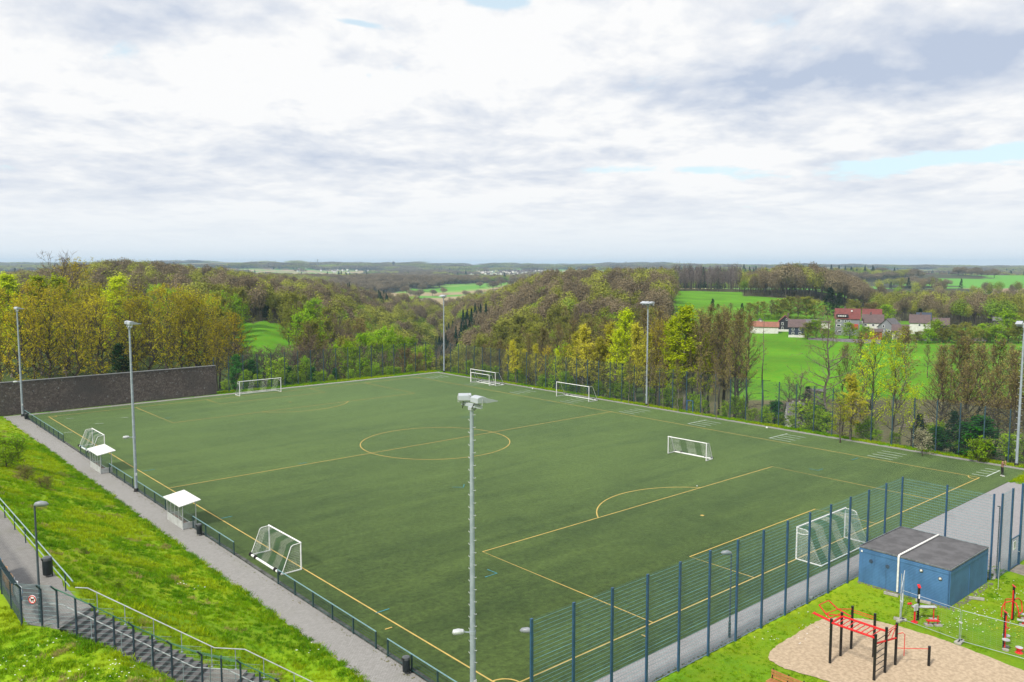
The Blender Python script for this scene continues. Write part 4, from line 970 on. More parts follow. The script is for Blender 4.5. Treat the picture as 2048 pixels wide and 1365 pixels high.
    # beyond: ridges of woodland right at the horizon
    x, y, px, dep = field(3600, 11000, 95, None); ok = fbm(x/900, y/900, 71, 4) > .56
    B = np.stack([x, y, px, dep], 1)[ok]; Z3 = ground_h(B[:, 0], B[:, 1])
    s = r.uniform(.8, 1.3, len(B))
    scatter('horizon_woods', np.stack([B[:, 0], B[:, 1], Z3-5], 1), ms, r.integers(0, 6, len(B)), np.stack([0*s, 0*s, s*40], 1), np.stack([s*14, s*14, s*1.5], 1), 'hazy wooded ridges at the horizon')
build_woods()
# ------------------------------------------------------------------ tall mesh fences
def panel_mesh(w, h, dz=.2, dx=.05, wr=.009, vr=.0028, m=None, z0=.06, thick=None):
    mb = MB()
    for k in range(int((h-z0)/dz)+1):
        z = z0+k*dz; r = wr*(1.8 if thick and k in thick else 1); mb.tube((0, 0, z), (w, 0, z), r, n=4, cap=False)
    n = int(w/dx)
    for k in range(1, n): mb.tube((w*k/n, .008, z0), (w*k/n, .008, h-.02), vr, n=3, cap=False)
    return mb.mesh('mesh_panel', m or dark_wire)
def post_mesh(h, s=.1, d=.06, m=None):
    mb = MB(); mb.box((0, 0, h/2-.2), (s, d, h+.4)); mb.box((0, 0, h+.01), (s*1.08, d*1.15, .03))
    return mb.mesh('post', m or dark_post)
def fence_run(name, a, b, h, n, label, cat='fence', pm=None, wm=None, s=.1, d=.07, group=None, first=True, last=True, **kw):
    a = np.array(a, float); b = np.array(b, float); L = np.linalg.norm(b-a); rz = math.atan2(b[1]-a[1], b[0]-a[0])
    root = thing(name, (a[0], a[1], 0), label, cat, group, rz); w = L/n
    P = panel_mesh(w, h, m=wm, **kw); Q = post_mesh(h, s, d, pm)
    for k in range(n+1):
        if (k > 0 or first) and (k < n or last): link('post', Q, root, (k*w, 0, 0))
        if k < n: link('mesh_panel', P, root, (k*w, .05, 0))
    return root
fence_run('mesh_fence', (-5.6, 56.6), (40.9, 56.6), 6.15, 18, 'tall dark mesh fence behind the far goal line, right of the dark wall', pm=dark_post, s=.11, d=.08, wr=.009)
fr = fence_run('mesh_fence', (40.9, 56.6), (40.9, -60.5), 6.05, 46, 'long tall dark mesh fence along the far touchline in front of the trees', pm=dark_post, first=False, s=.11, d=.08, wr=.009)
fence_run('mesh_fence', (-34.5, -55.25), (2.85, -55.25), 6.0, 14, 'tall blue mesh fence beside the paved strip in front of the blue shed', pm=blue_post, wm=blue_wire, s=.13, d=.09, wr=.008, vr=.0022, thick=(0, 10, 20))
fence_run('mesh_fence', (2.95, -55.3), (2.95, -61.4), 6.0, 2, 'tall blue mesh fence between blue shed and grey forecourt', pm=blue_post, wm=blue_wire, s=.11, d=.09, first=False, dx=.12, vr=.004)
fence_run('mesh_fence', (3.5, -61.75), (5.55, -61.75), 6.0, 1, 'short tall blue mesh fence between forecourt gap and gate', pm=blue_post, wm=blue_wire, s=.14, d=.11, vr=.002)
fence_run('mesh_fence', (7.55, -61.75), (22.5, -61.75), 6.0, 6, 'tall blue mesh fence right of the gate with the white sign', pm=blue_post, wm=blue_wire, s=.16, d=.12, vr=.002)
gt = thing('gate', (5.7, -61.75, 0), 'narrow blue mesh gate with a white notice between two tall posts', 'gate')
mb = MB(); mb.bar((.05, 0, .1), (.05, 0, 2.3), .07); mb.bar((1.65, 0, .1), (1.65, 0, 2.3), .07); mb.bar((.05, 0, .12), (1.65, 0, .12), .07); mb.bar((.05, 0, 2.27), (1.65, 0, 2.27), .07); mb.build('gate_frame', blue_post, gt, bevel=.006)
link('mesh_panel', panel_mesh(1.6, 2.2, m=blue_wire), gt, (.05, 0, .06))
hd = MB().bar((1.52, -.08, 1.05), (1.62, -.08, 1.05), .03).bar((1.6, -.08, 1.05), (1.6, 0, 1.05), .03).build('handle', galv_light, gt)
sg = MB().box((.55, -.06, 1.75), (.5, .02, .62)).build('notice', white_paint, gt)
ink = MB()
for k in range(6): ink.box((.55, -.0735, 1.99-.075*k), (.38 if k else .26, .004, .018 if k else .04))
ink.build('notice_print', black_paint, sg)
# gap frame between the shed fence and the tall posts
fg = thing('fence_gap_frame', (3.0, -61.62, 0), 'bent fence panel with bare wire ends closing the gap by the shed corner', 'fence')
mb = MB(); mb.bar((.03, 0, 5.2), (.42, -.02, 5.1), .06)
for k in range(26): mb.tube((.30, .0, .25+k*.19), (.46, -.05, .25+k*.19), .012, n=4)
mb.bar((.42, -.02, 0), (.42, -.02, 5.1), .05); mb.build('frame', dark_post, fg)
# small blue frame in the far fence
bf = thing('wicket_gate', (40.75, -8.35, 0), 'small bright blue gate frame set in the far touchline fence', 'gate')
mb = MB(); mb.bar((0, 0, 0), (0, 0, 1.75), .09); mb.bar((0, 1.05, 0), (0, 1.05, 1.75), .09); mb.bar((0, 0, 1.72), (0, 1.05, 1.72), .07); mb.build('gate_frame', mat('blue_frame', (.04, .13, .30), .45), bf)

# ------------------------------------------------------------------ low railings along the near touchline
def railing(y0, y1, n, label):
    root = thing('railing', (-34.66, y0, 0), label, 'railing', 'dark green railings along the near touchline'); w = (y1-y0)/n
    pm = MB().box((0, 0, .47), (.07, .09, 1.0)).mesh('post', rail_green)
    for k in range(n+1): link('post', pm, root, (0, k*w, 0))
    MB().tube((0, -.03, 1.0), (0, y1-y0+.03, 1.0), .035, n=8).build('top_rail', rail_top, root, smooth=True)
    im = MB()
    for z in (.12, .3, .48, .66, .84): im.tube((0, 0, z), (0, w, z), .010 if z > .12 else .03, n=4, cap=False)
    for q in range(1, int(w/.1)): im.tube((.01, q*.1, .12), (.01, q*.1, .86), .0035, n=3, cap=False)
    im = im.mesh('mesh_panel', rail_green)
    for k in range(n): link('mesh_panel', im, root, (0, k*w, 0))
railing(29.9, 52.6, 9, 'dark green railing section at the far end of the touchline, by the dark wall')
railing(14.6, 21.8, 3, 'dark green railing section behind the farther small goal')
railing(2.3, 10.2, 3, 'dark green railing section between the farther dugout and the floodlight')
railing(-10.0, 1.5, 4, 'dark green railing section between the floodlight and the nearer dugout')
railing(-22.3, -13.9, 3, 'dark green railing section with a bin, right of the nearer dugout')
railing(-42.35, -29.8, 5, 'longest dark green railing section, beside the nearer small goal')
railing(-53.0, -43.6, 4, 'nearest dark green railing section with a bin, at the bottom edge')

# ------------------------------------------------------------------ floodlight masts
def head(parent, loc, rz, tilt=.12):
    h = link('floodlight', None, parent, loc, rz); h.rotation_euler = (0, tilt, rz); return h
def mast(x, y, rz, label, heads, h=16., arm=None, near=False):
    root = thing('floodlight_mast', (x, y, 0), label, 'floodlight', 'floodlight masts around the pitch', rz)
    MB().path([(0, 0, 0), (0, 0, h*.5), (0, 0, h-.15)], [.150, .122, .088], 12).build('mast', galv, root, smooth=True)
    MB().lathe([(.25, 0), (.25, .05), (.21, .08), (.205, .3), (.19, .32)], 12).build('base_collar', dark_rubber, root, smooth=True)
    MB().box((-.0, -.185, 1.7), (.16, .02, .26)).build('plate', white_paint, root)
    pg = MB().tube((0, 0, 0), (0, .17, .03), .014, n=5).tube((0, .165, .03), (0, .165, .07), .014, n=5)
    if near:
        me = pg.mesh('climbing_peg', galv_light)
        for k in range(44):
            s = 1 if k % 2 else -1; z = 2.7+k*.30; rr = .15-.06*z/h; o = link('climbing_peg', me, root, (0, s*rr, z), 0 if s > 0 else PI)
    else:
        mb = MB()
        for k in range(40):
            s = 1 if k % 2 else -1; z = 2.7+k*.32; rr = .15-.06*z/h; mb.tube((0, s*rr, z), (0, s*(rr+.17), z+.03), .016, n=4)
        mb.build('climbing_pegs', galv_light, root, kind='stuff')
    MB().box((0, 0, h-.05), (.12, 1.5 if len(heads) < 3 else 2.3, .16)).box((0, 0, h-.2), (.26, .26, .16)).build('crossbar', lamp_grey, root, bevel=.01)
    hm = MB(); n = 7; pr = [(-.30, 0)]+[(-.30+.60*k/n, .30+.10*math.sin(PI*k/n)) for k in range(n+1)]+[(.30, .02)]
    vs = [(p[0], s*.36, p[1]) for s in (-1, 1) for p in pr]; m = len(pr)
    hm.add(vs, [tuple(range(m)), tuple(range(m, 2*m))[::-1]]+[(i, m+i, m+(i+1) % m, (i+1) % m) for i in range(m)])
    vm = MB().add([(.28, -.37, .30), (.28, .37, .30), (1.05, .37, .13), (1.05, -.37, .13), (.28, -.37, .02), (.28, .37, .02), (1.05, .37, .10), (1.05, -.37, .10)],
                  [(0, 1, 2, 3), (7, 6, 5, 4), (0, 3, 7, 4), (1, 5, 6, 2), (2, 6, 7, 3), (0, 4, 5, 1)])
    bk = MB().path([(0, -.39, .25), (0, -.39, -.08), (0, .39, -.08), (0, .39, .25)], .022, 6)
    H = hm.mesh('housing', lamp_grey); Vz = vm.mesh('visor', lamp_grey); B = bk.mesh('bracket', galv_light)
    cb = MB().path([(-.2, .1, -.05), (-.32, .12, -.3), (-.15, .14, -.42), (0, .1, -.22)], .02, 6).mesh('cable', dark_rubber)
    gl = MB().box((.45, 0, .055), (.6, .6, .02)).mesh('lens', mat('lamp_glass', (.5, .52, .55), .15, spec=.8))
    for (dy, a) in heads:
        f = link('floodlight', None, root, (0, dy, h+.12)); f.rotation_euler = (0, .06, a); f.scale = (.86, .84, .84)
        for nm, me in (('housing', H), ('visor', Vz), ('bracket', B), ('cable', cb), ('lens', gl)): 
            o = link(nm, me, f)
            if nm == 'housing': b = o.modifiers.new('bevel', 'BEVEL'); b.width = .03; b.segments = 2
    if arm:
        za, ra = arm; l = link('path_lamp', None, root, (0, 0, za), ra)
        MB().tube((.12, 0, 0), (.42, 0, .03), .03, n=8).tube((0, 0, -.09), (0, 0, .09), .155, n=12).build('arm', galv, l)
        MB().path([(.38, 0, .03), (.46, 0, .05), (.7, 0, .06), (.92, 0, .04), (.98, 0, .02)], [.03, .12, .15, .13, .03], 10).build('lamp_head', galv_light, l, smooth=True)
mast(-34.75, 53.5, 0, 'grey floodlight mast at the left end of the pitch, in front of the dark wall', [(-.4, .25), (.4, .1)], 15.35, (5.0, 2.9))
mast(-34.75, 0.9, 0, 'grey floodlight mast by the near touchline between the two dugouts', [(-.42, .15), (.42, -.1)], 16.0, (5.3, 2.9))
mast(-34.8, -51.4, 0, 'tall grey floodlight mast with climbing pegs in the middle foreground', [(.52, .95), (-.5, -.08)], 15.2, (4.15, 2.55), True)
mast(40.45, 53.2, PI, 'grey floodlight mast at the far corner of the fence', [(-.45, .3), (.45, 0)], 15.35)
mast(40.35, 0.1, PI, 'grey floodlight mast at the middle of the far touchline', [(-.8, .25), (0, 0), (.8, -.25)], 15.75)
mast(40.45, -51.3, PI, 'grey floodlight mast behind the standing person at the right edge', [(-.45, .15), (.45, -.1)], 15.3)

def street_lamp(x, y, z, h, rz, label, m):
    root = thing('street_lamp', (x, y, z), label, 'street lamp', 'lamp posts at the paths', rz)
    MB().path([(0, 0, -.3), (0, 0, .9), (0, 0, .95), (0, 0, h)], [.075, .075, .055, .042], 10).build('pole', m, root, smooth=True)
    MB().tube((0, 0, h-.04), (.2, 0, h+.02), .035, n=8).build('arm', m, root)
    MB().path([(-.02, 0, h+.03), (.05, 0, h+.05), (.25, 0, h+.07), (.5, 0, h+.05), (.6, 0, h+.03)], [.03, .1, .14, .11, .03], 10).build('lamp_head', mat('lamp_hood', (.24, .26, .29), .4), root, smooth=True)
pole_m = mat('lamp_pole', (.055, .075, .095), .5)
street_lamp(-50.55, -38.75, 5.0, 5.6, -.55, 'dark lamp post on the upper path at the top of the stairs', pole_m)
street_lamp(-18.3, -54.7, 0, 5.0, 2.3, 'thin dark lamp post behind the blue fence', pole_m)
street_lamp(-33.2, -53.9, 0, 4.55, 2.3, 'dark lamp post at the bottom edge, right of the foreground mast', pole_m)

# ------------------------------------------------------------------ goals
net_w = mat('net_white', (.62, .66, .64), .8); net_g = mat('net_green', (.03, .16, .14), .8, (.02, .11, .10)); net_d = mat('net_dark', (.05, .11, .10), .8)
def net_surface(P, nu, nv, bands, r=.006, sag=.05):
    """knotted strands over the surface P(u, v); bands(u) names the strand colour"""
    A = {}
    def g(m): return A.setdefault(m, MB())
    for i in range(nu+1):
        u = i/nu; m = bands(u); g(m).path([P(u, v) for v in np.linspace(0, 1, 9)], r, 3, False)
    for j in range(nv+1):
        v = j/nv; k = max(8, nu//3); us = np.linspace(0, 1, k+1)
        for i in range(k): g(bands((us[i]+us[i+1])/2)).path([P(us[i], v), P(us[i+1], v)], r, 3, False)
    return A
def goal(x, y, rz, w, h, label, d0, d1, wheels=False, cell=.13, bands=None, r=.006, tall_back=.0, group='football goals', thick=.055, rail=True):
    root = thing('football_goal', (x, y, 0), label, 'goal', group, rz); hw = w/2
    pm = MB().tube((0, 0, 0), (0, 0, h), thick, n=10).mesh('goal_post', white_paint)
    for s in (-1, 1): o = link('goal_post', pm, root, (s*hw, 0, .03)); shade(o)
    MB().tube((-hw-thick, 0, h), (hw+thick, 0, h), thick, n=10).build('crossbar', white_paint, root, smooth=True)
    fm = MB().tube((-hw, d1, .06), (hw, d1, .06), .05 if not wheels else .085, n=10)
    for s in (-1, 1): fm.bar((s*hw, 0, .05), (s*hw, d1, .05), .07, .07)
    fm.build('ground_frame', white_paint, root)
    sm = MB().path([(0, .03, h-.02), (0, d0*.8, h-.05), (0, d0, h-.16), (0, d0+.06, h-.32)]+([(0, d1, .08)] if wheels else [(0, d0*.5, h-.45), (0, .04, h-.42)]), .026, 6).mesh('stanchion', white_paint)
    for s in (-1, 1): o = link('stanchion', sm, root, (s*hw, 0, 0)); shade(o)
    if wheels:
        wm = MB().tube((-.06, 0, 0), (.06, 0, 0), .14, n=14).mesh('wheel', dark_rubber)
        for px in (-hw+.1, -hw+.95, hw-.95, hw-.1): link('wheel', wm, root, (px, d1+.06, .14))
    bands = bands or (lambda u: 'w')
    def back(u, v):
        xx = -hw+w*u; q = v*1.0
        if q < .22: yy, zz = d0*q/.22, h-.03-.06*q/.22
        else: k = (q-.22)/.78; yy, zz = d0+(d1-d0)*k**1.15, (h-.09)*(1-k)+.08*k
        s_ = math.sin(PI*u*3)*.02+math.sin(PI*v)*.10
        return (xx, yy-s_*.6, zz-.07*math.sin(PI*v)*(1+.4*math.sin(9*u)))
    A = net_surface(back, int(w/cell), int((h+d0+.8)/cell), bands, r)
    for s in (-1, 1):
        def side(u, v, s=s):
            zz = .08+(h-.12)*v; dep = d1+(d0-d1)*v**.9; return (s*hw*.995, dep*u, zz)
        for m, b in net_surface(side, int(d1/cell), int(h/cell), (lambda u: 'w' if bands(.5) != 'd' else 'd'), r).items():
            mb = A.setdefault(m, MB()); mb.add(b.v, b.f)
    for m, b in A.items(): b.build({'w': 'white_net', 'g': 'green_net', 'd': 'dark_net'}[m], {'w': net_w, 'g': net_g, 'd': net_d}[m], root, kind='stuff')
    return root
bw = lambda n: (lambda u: 'g' if int(u*n) % 2 == 0 else 'w')
goal(0, PL, 0, 7.32, 2.44, 'full-size white goal on the far goal line', .8, 1.9, bands=lambda u: 'd' if int(u*7) % 2 else 'w', cell=.16)
goal(0, -PL, PI, 7.32, 2.44, 'full-size white goal with green and white net behind the blue fence', .9, 2.0, bands=bw(7), cell=.12, r=.006)
goal(-32.27, -25.85, PI/2, 5.2, 2.0, 'nearer small white goal on wheels by the touchline railing', .75, 1.48, True, bands=bw(6), r=.006)
goal(-32.27, 23.6, PI/2, 5.2, 2.0, 'farther small white goal on wheels by the touchline railing', .75, 1.48, True, bands=bw(6), r=.006)
goal(16.75, -25.3, -PI/2+.05, 5.1, 2.0, 'small white goal standing on the open turf near the far penalty area', .6, 1.25, True, bands=lambda u: 'd' if int(u*5) % 2 else 'w')
goal(36.0, 12.0, -PI/2, 7.4, 2.44, 'full-size white goal beside the far touchline, nearer of two', .9, 2.0, True, bands=lambda u: 'd', cell=.2)
goal(35.85, 35.0, -PI/2, 7.2, 2.44, 'full-size white goal beside the far touchline with a small goal nested in it', .9, 2.1, True, bands=lambda u: 'd', cell=.2)
goal(35.2, 35.0, -PI/2, 5.3, 1.95, 'small white goal nested in front of the full-size one at the far touchline', .7, 1.4, True, bands=lambda u: 'd', cell=.2)

# ------------------------------------------------------------------ dugouts
glass = bpy.data.materials.new('dugout_glass'); glass.use_nodes = True; glass.node_tree.nodes.clear(); T = NT(glass.node_tree)
o_ = T.new('ShaderNodeOutputMaterial'); t_ = T.new('ShaderNodeBsdfTransparent'); g_ = T.new('ShaderNodeBsdfGlossy'); d_ = T.new('ShaderNodeBsdfDiffuse'); m1 = T.new('ShaderNodeMixShader'); m2 = T.new('ShaderNodeMixShader')
t_.inputs[0].default_value = (.86, .90, .88, 1); g_.inputs[0].default_value = (.8, .8, .8, 1); g_.inputs[1].default_value = .12; d_.inputs[0].default_value = (.5, .53, .52, 1); m1.inputs[0].default_value = .10; m2.inputs[0].default_value = .05
T.l.new(t_.outputs[0], m1.inputs[1]); T.l.new(g_.outputs[0], m1.inputs[2]); T.l.new(m1.outputs[0], m2.inputs[1]); T.l.new(d_.outputs[0], m2.inputs[2]); T.l.new(m2.outputs[0], o_.inputs[0])
dug_grey = mat('dugout_panel', (.44, .46, .47), .6, (.34, .35, .35), 2.5)
def dugout(y0, y1, label):
    L = y1-y0; W = 1.08; root = thing('dugout', (-34.92, (y0+y1)/2, 0), label, 'dugout', 'dugouts on the near touchline'); a = L/2; b = W/2
    MB().add([(-b-.28, -a-.12, 2.02), (b+.42, -a-.12, 2.30), (b+.42, a+.12, 2.30), (-b-.28, a+.12, 2.02), (-b-.28, -a-.12, 1.95), (b+.42, -a-.12, 2.23), (b+.42, a+.12, 2.23), (-b-.28, a+.12, 1.95)],
             [(0, 1, 2, 3), (7, 6, 5, 4), (0, 4, 5, 1), (1, 5, 6, 2), (2, 6, 7, 3), (3, 7, 4, 0)]).build('roof', mat('dugout_roof', (.66, .67, .68), .5, (.56, .57, .57), 1.5), root, bevel=.01)
    for (x, y, h) in ((-b, -a, 1.98), (-b, a, 1.98), (b, -a, 2.22), (b, a, 2.22)): MB().bar((x, y, -.1), (x, y, h), .06).build('post', galv_light, root)
    MB().box((-b, 0, .31), (.04, L-.06, .62)).build('back_panel', dug_grey, root)
    for s in (-1, 1):
        MB().box((0, s*a, .29), (W-.06, .04, .52)).build('side_panel', dug_grey, root); MB().box((0, s*a, 1.3), (W-.07, .012, 1.42)).build('glass_pane', glass, root)
    n = 4
    for k in range(n): MB().box((-b, -a+L*(k+.5)/n, 1.3), (.012, L/n-.06, 1.32)).build('glass_pane', glass, root)
    for k in range(1, n): MB().bar((-b, -a+L*k/n, .6), (-b, -a+L*k/n, 1.98), .035).build('mullion', galv_light, root)
    MB().bar((-b, -a, .64), (-b, a, .64), .05).bar((-b, -a, 1.95), (-b, a, 1.95), .05).bar((b, -a, 2.2), (b, a, 2.2), .05).bar((b, -a, .05), (b, a, .05), .06).build('frame_rail', galv_light, root)
    MB().box((-b+.28, 0, .44), (.36, L-.2, .05)).build('bench_seat', mat('dugout_bench', (.10, .10, .10), .7, (.3, .12, .10), 2), root)
    for y in (-a+.3, a-.3): MB().box((-b+.28, y, .2), (.3, .06, .42)).build('bench_leg', dug_grey, root)
dugout(10.35, 14.3, 'glazed dugout with a white roof, the farther of the two')
dugout(-13.8, -10.1, 'glazed dugout with a white roof, the nearer of the two')

# ------------------------------------------------------------------ litter bins
def bin_(x, y, z, rz, label, s=1.0):
    root = thing('litter_bin', (x, y, z), label, 'bin', 'dark litter bins', rz); m = mat('bin_dark', (.016, .024, .03), .5)
    MB().lathe([(.17*s, .12), (.20*s, .16), (.21*s, .74*s), (.205*s, .80*s)], 16).build('bin_body', m, root, smooth=True)
    MB().lathe([(.22*s, .80*s), (.225*s, .82*s), (.2*s, .93*s), (.1*s, .98*s)], 16).build('lid', mat('bin_lid', (.09, .10, .11), .35), root, smooth=True)
    MB().box((-.19*s, 0, .86*s), (.08, .22*s, .09)).build('slot', dark_rubber, root)
    MB().bar((.2*s, 0, -.1), (.2*s, 0, .9*s), .06).build('bin_post', m, root)
bin_(-34.98, 49.9, 0, 0, 'dark litter bin by the dark wall at the far end of the railing')
bin_(-34.98, -16.1, 0, 0, 'dark litter bin on the railing right of the nearer dugout')
bin_(-34.98, -45.9, 0, 0, 'dark litter bin on the nearest railing at the bottom edge')
bin_(-49.0, -32.6, 5, 0, 'large dark litter bin on the upper path railing', 1.15)

# ------------------------------------------------------------------ dark wall
wl = thing('boundary_wall', (-22.8, 55.6, 0), 'long dark stone wall at the left end of the pitch', 'wall')
wm = bpy.data.materials.new('dark_stone_wall'); wm.use_nodes = True; wm.node_tree.nodes.clear(); T = NT(wm.node_tree)
o_ = T.new('ShaderNodeOutputMaterial'); p_ = T.new('ShaderNodeBsdfPrincipled'); T.l.new(p_.outputs[0], o_.inputs[0]); pos = T.new('ShaderNodeNewGeometry').outputs['Position']
vo = T.new('ShaderNodeTexVoronoi', feature='F1'); vo.inputs['Scale'].default_value = 4.2; T.l.new(pos, vo.inputs['Vector'])
ve = T.new('ShaderNodeTexVoronoi', feature='DISTANCE_TO_EDGE'); ve.inputs['Scale'].default_value = 4.2; T.l.new(pos, ve.inputs['Vector'])
sx = T.new('ShaderNodeSeparateColor'); T.l.new(vo.outputs['Color'], sx.inputs[0])
c = T.mix(sx.outputs[0], (.075, .060, .056), (.15, .125, .115)); c = T.mix(T.ramp(sx.outputs[1], .955, .99), c, (.20, .195, .195)); c = T.mix(T.ramp(T.noise(pos, .25, 4), .4, .7), c, (.08, .07, .068), 'MIX')
c = T.mix(T.ramp(ve.outputs[0], .05, .0), c, (.02, .017, .016)); T.l.new(c, p_.inputs['Base Color']); p_.inputs['Roughness'].default_value = .9
b_ = T.new('ShaderNodeBump'); b_.inputs['Strength'].default_value = .8; b_.inputs['Distance'].default_value = .06; T.l.new(ve.outputs[0], b_.inputs['Height']); T.l.new(b_.outputs[0], p_.inputs['Normal'])
MB().box((0, 0, 2.3), (34.2, .6, 5.0)).build('wall_body', wm, wl)
for k in range(19): MB().box((-16.2+k*1.8, 0, 4.85), (1.785, .74, .10)).build('coping_stone', mat('coping', (.16, .165, .17), .8, (.11, .115, .12), 3), wl)
hr = thing('handrail', (-38.5, 54.2, .0), 'short pale handrail at the left end of the dark wall', 'handrail')
MB().path([(-5, 0, 2.9), (0, -.4, .95), (.8, -.5, .95)], .04, 8).build('rail', galv_light, hr, smooth=True)
for (x, y, z) in ((-3.5, -.1, 2.25), (.3, -.45, .95)): MB().tube((x, y, z-1.3), (x, y, z), .03, n=6).build('post', galv_light, hr)
# ------------------------------------------------------------------ stairs and upper path
def SP(s, w, z): p = ST0+STD*s+STN*w; return (p[0], p[1], z)
st_rz = math.atan2(STD[1], STD[0])
stairs = thing('stairs', (ST0[0], ST0[1], 0), 'dark concrete stairs descending from the upper path beside the grass slope', 'stairs', rz=st_rz)
step_m = mat('stair_stone', (.13, .122, .125), .85, (.085, .08, .082), 3, bump=.3, rand=.25)
sm_ = MB().box((TREAD/2+.01, 0, -.35), (TREAD+.02, 2.0, .70)).box((-.012, 0, -.035), (.05, 2.02, .06)).mesh('step', step_m)
for k in range(N1): link('step', sm_, stairs, (k*TREAD, random.uniform(-.01, .01), 5-RISE*(k+1)+.005))
for k in range(N2): link('step', sm_, stairs, (S2+k*TREAD, random.uniform(-.01, .01), 5-RISE*(N1+k+1)+.005))
zl = 5-RISE*N1
MB().box((S1+LAND/2, 0, zl-.3), (LAND, 2.0, .6)).build('landing', paver_mat('landing_pavers', (.21, .20, .185), (.17, .16, .15), .2, .1, .4, k=.5), stairs)
MB().box((-.12, 0, 4.7), (.24, 2.0, .62)).build('top_edge_stone', step_m, stairs)
rail_white = mat('handrail_bright', (.46, .49, .50), .38, (.38, .41, .42), 4, .2)
def handrail(w, label, ps):
    root = thing('handrail', SP(0, w, 5), label, 'handrail', 'bright handrails of the stairs', st_rz)
    pts = [(-.75, 0, 1.0), (-.12, 0, 1.0), (S1, 0, zl-5+1.02), (S2-.1, 0, zl-5+1.02), (S2+N2*TREAD, 0, -5+1.0), (S2+N2*TREAD+.6, 0, -5+1.0)]
    MB().path(pts, .025, 8).build('rail', rail_white, root, smooth=True)
    pm = MB().tube((0, 0, 0), (0, 0, 1.0), .018, n=6).lathe([(.06, 0), (.06, .02)], 8).mesh('post', galv)
    for s in ps:
        z = float(stair_z(np.array([s]))[0])-5; link('post', pm, root, (s, 0, z-.0))
handrail(1.0, 'bright handrail on the slope side of the stairs', [.35, 1.75, 3.2, 4.6, 6.1, 7.3, 8.7, 10.2, 11.6])
handrail(-.95, 'bright handrail on the lawn side of the stairs', [1.3, 2.75, 4.2, 5.7, 7.0, 8.2, 9.6, 11.])
# anti-climb fence along the lawn side of the stairs
sf = thing('stair_fence', SP(0, -1.28, 0), 'dark mesh fence with outward-bent posts along the lawn side of the stairs', 'fence', rz=st_rz)
sf_post = mat('stair_fence_post', (.028, .05, .075), .5); sf_wire = mat('stair_fence_wire', (.12, .22, .24), .5); green_mesh = mat('green_mesh', (.05, .20, .12), .6)
tops = []
spos = [-.1, .8, 1.72, 2.62, 3.55, 4.45, 5.35, 6.78, 7.7, 8.6, 9.5, 10.4, 11.4]
bent = [1, 0, 1, 0, 1, 0, 1, 1, 0, 1, 0, 1, 0]
for s, b in zip(spos, bent):
    zb = float(stair_z(np.array([s+.25]))[0])-.35; zt = float(stair_z(np.array([s-.05]))[0])+1.82
    m = MB().bar((s, 0, zb-.2), (s, 0, zt), .07, .06)
    if b: m.bar((s, 0, zt-.02), (s-.06, -.30, zt+.30), .07, .06)
    m.build('bent_post' if b else 'post', sf_post, sf); tops.append((s, zb, zt))
for (s0, b0, t0), (s1, b1, t1) in zip(tops[:-1], tops[1:]):
    mb = MB()
    # level mesh panels step down with the flight
    z = t0-.06
    while z > b0-.1: mb.tube((s0, .04, z), (s1, .04, z), .007, n=4, cap=False); z -= .2
    for k in range(1, int((s1-s0)/.05)): x = s0+k*.05; mb.tube((x, .05, b0), (x, .05, t0-.06), .002, n=3, cap=False)
    mb.build('mesh_panel', sf_wire, sf)
mb = MB()
bt = [(s, zt) for (s, zb, zt), b in zip(tops, bent) if b]
for (s0, t0), (s1, t1) in zip(bt[:-1], bt[1:]):
    for q in np.linspace(0, 1, 7): mb.tube((s0-.06*q, -.30*q, t0+.30*q), (s1-.06*q, -.30*q, t1+.30*q), .0045, n=4, cap=False)
    for k in range(int((s1-s0)/.09)+1):
        f = k*.09/(s1-s0); mb.tube((s0+(s1-s0)*f, 0, t0+(t1-t0)*f), (s0+(s1-s0)*f-.06, -.30, t0+(t1-t0)*f+.30), .0035, n=3, cap=False)
mb.build('bent_mesh', green_mesh, sf, kind='stuff')
# fence across the end of the upper path, with the round sign
ca = np.array([-51.28, -38.55]); cb_ = np.array(SP(-.1, -1.28, 0)[:2]); dv = cb_-ca; L = np.linalg.norm(dv)
ef = thing('path_fence', (ca[0], ca[1], 5), 'dark mesh fence across the end of the upper path with a round sign', 'fence', rz=math.atan2(dv[1], dv[0]))
for x in (0, L*.56):
    MB().bar((x, 0, -.3), (x, 0, 1.82), .07, .06).bar((x, 0, 1.8), (x, -.28, 2.12), .07, .06).build('bent_post', sf_post, ef)
mb = MB(); z = 1.78
while z > 0: mb.tube((0, .04, z), (L, .04, z), .010, n=4, cap=False); z -= .2
for k in range(1, int(L/.06)): mb.tube((k*.06, .05, 0), (k*.06, .05, 1.78), .004, n=3, cap=False)
for q in (.25, .5, .75, 1): mb.tube((0, -.28*q, 1.8+.32*q), (L, -.28*q, 1.8+.32*q), .008, n=4, cap=False)
mb.build('mesh_panel', sf_wire, ef)
sgn = MB().tube((L*.36, -.05, 1.32), (L*.36, -.08, 1.32), .2, n=28).build('round_sign', white_paint, ef)
rg = MB(); pr = [(L*.36+.172*math.cos(a), -.086, 1.32+.172*math.sin(a)) for a in np.linspace(0, 2*PI, 29)]; rg.path(pr, .020, 6, False).bar((L*.36-.12, -.085, 1.44), (L*.36+.12, -.085, 1.20), .026, .008).build('red_ring', red_paint, sgn)
dg = MB().box((L*.36-.005, -.083, 1.325), (.15, .006, .07)).bar((L*.36+.07, -.083, 1.34), (L*.36+.115, -.083, 1.41), .05, .006).box((L*.36+.125, -.083, 1.41), (.07, .006, .045))
for x in (-.065, -.03, .035, .06): dg.bar((L*.36+x, -.083, 1.30), (L*.36+x-.015, -.083, 1.22), .022, .006)
dg.bar((L*.36-.075, -.083, 1.34), (L*.36-.115, -.083, 1.40), .018, .006).build('dog_figure', black_paint, sgn)
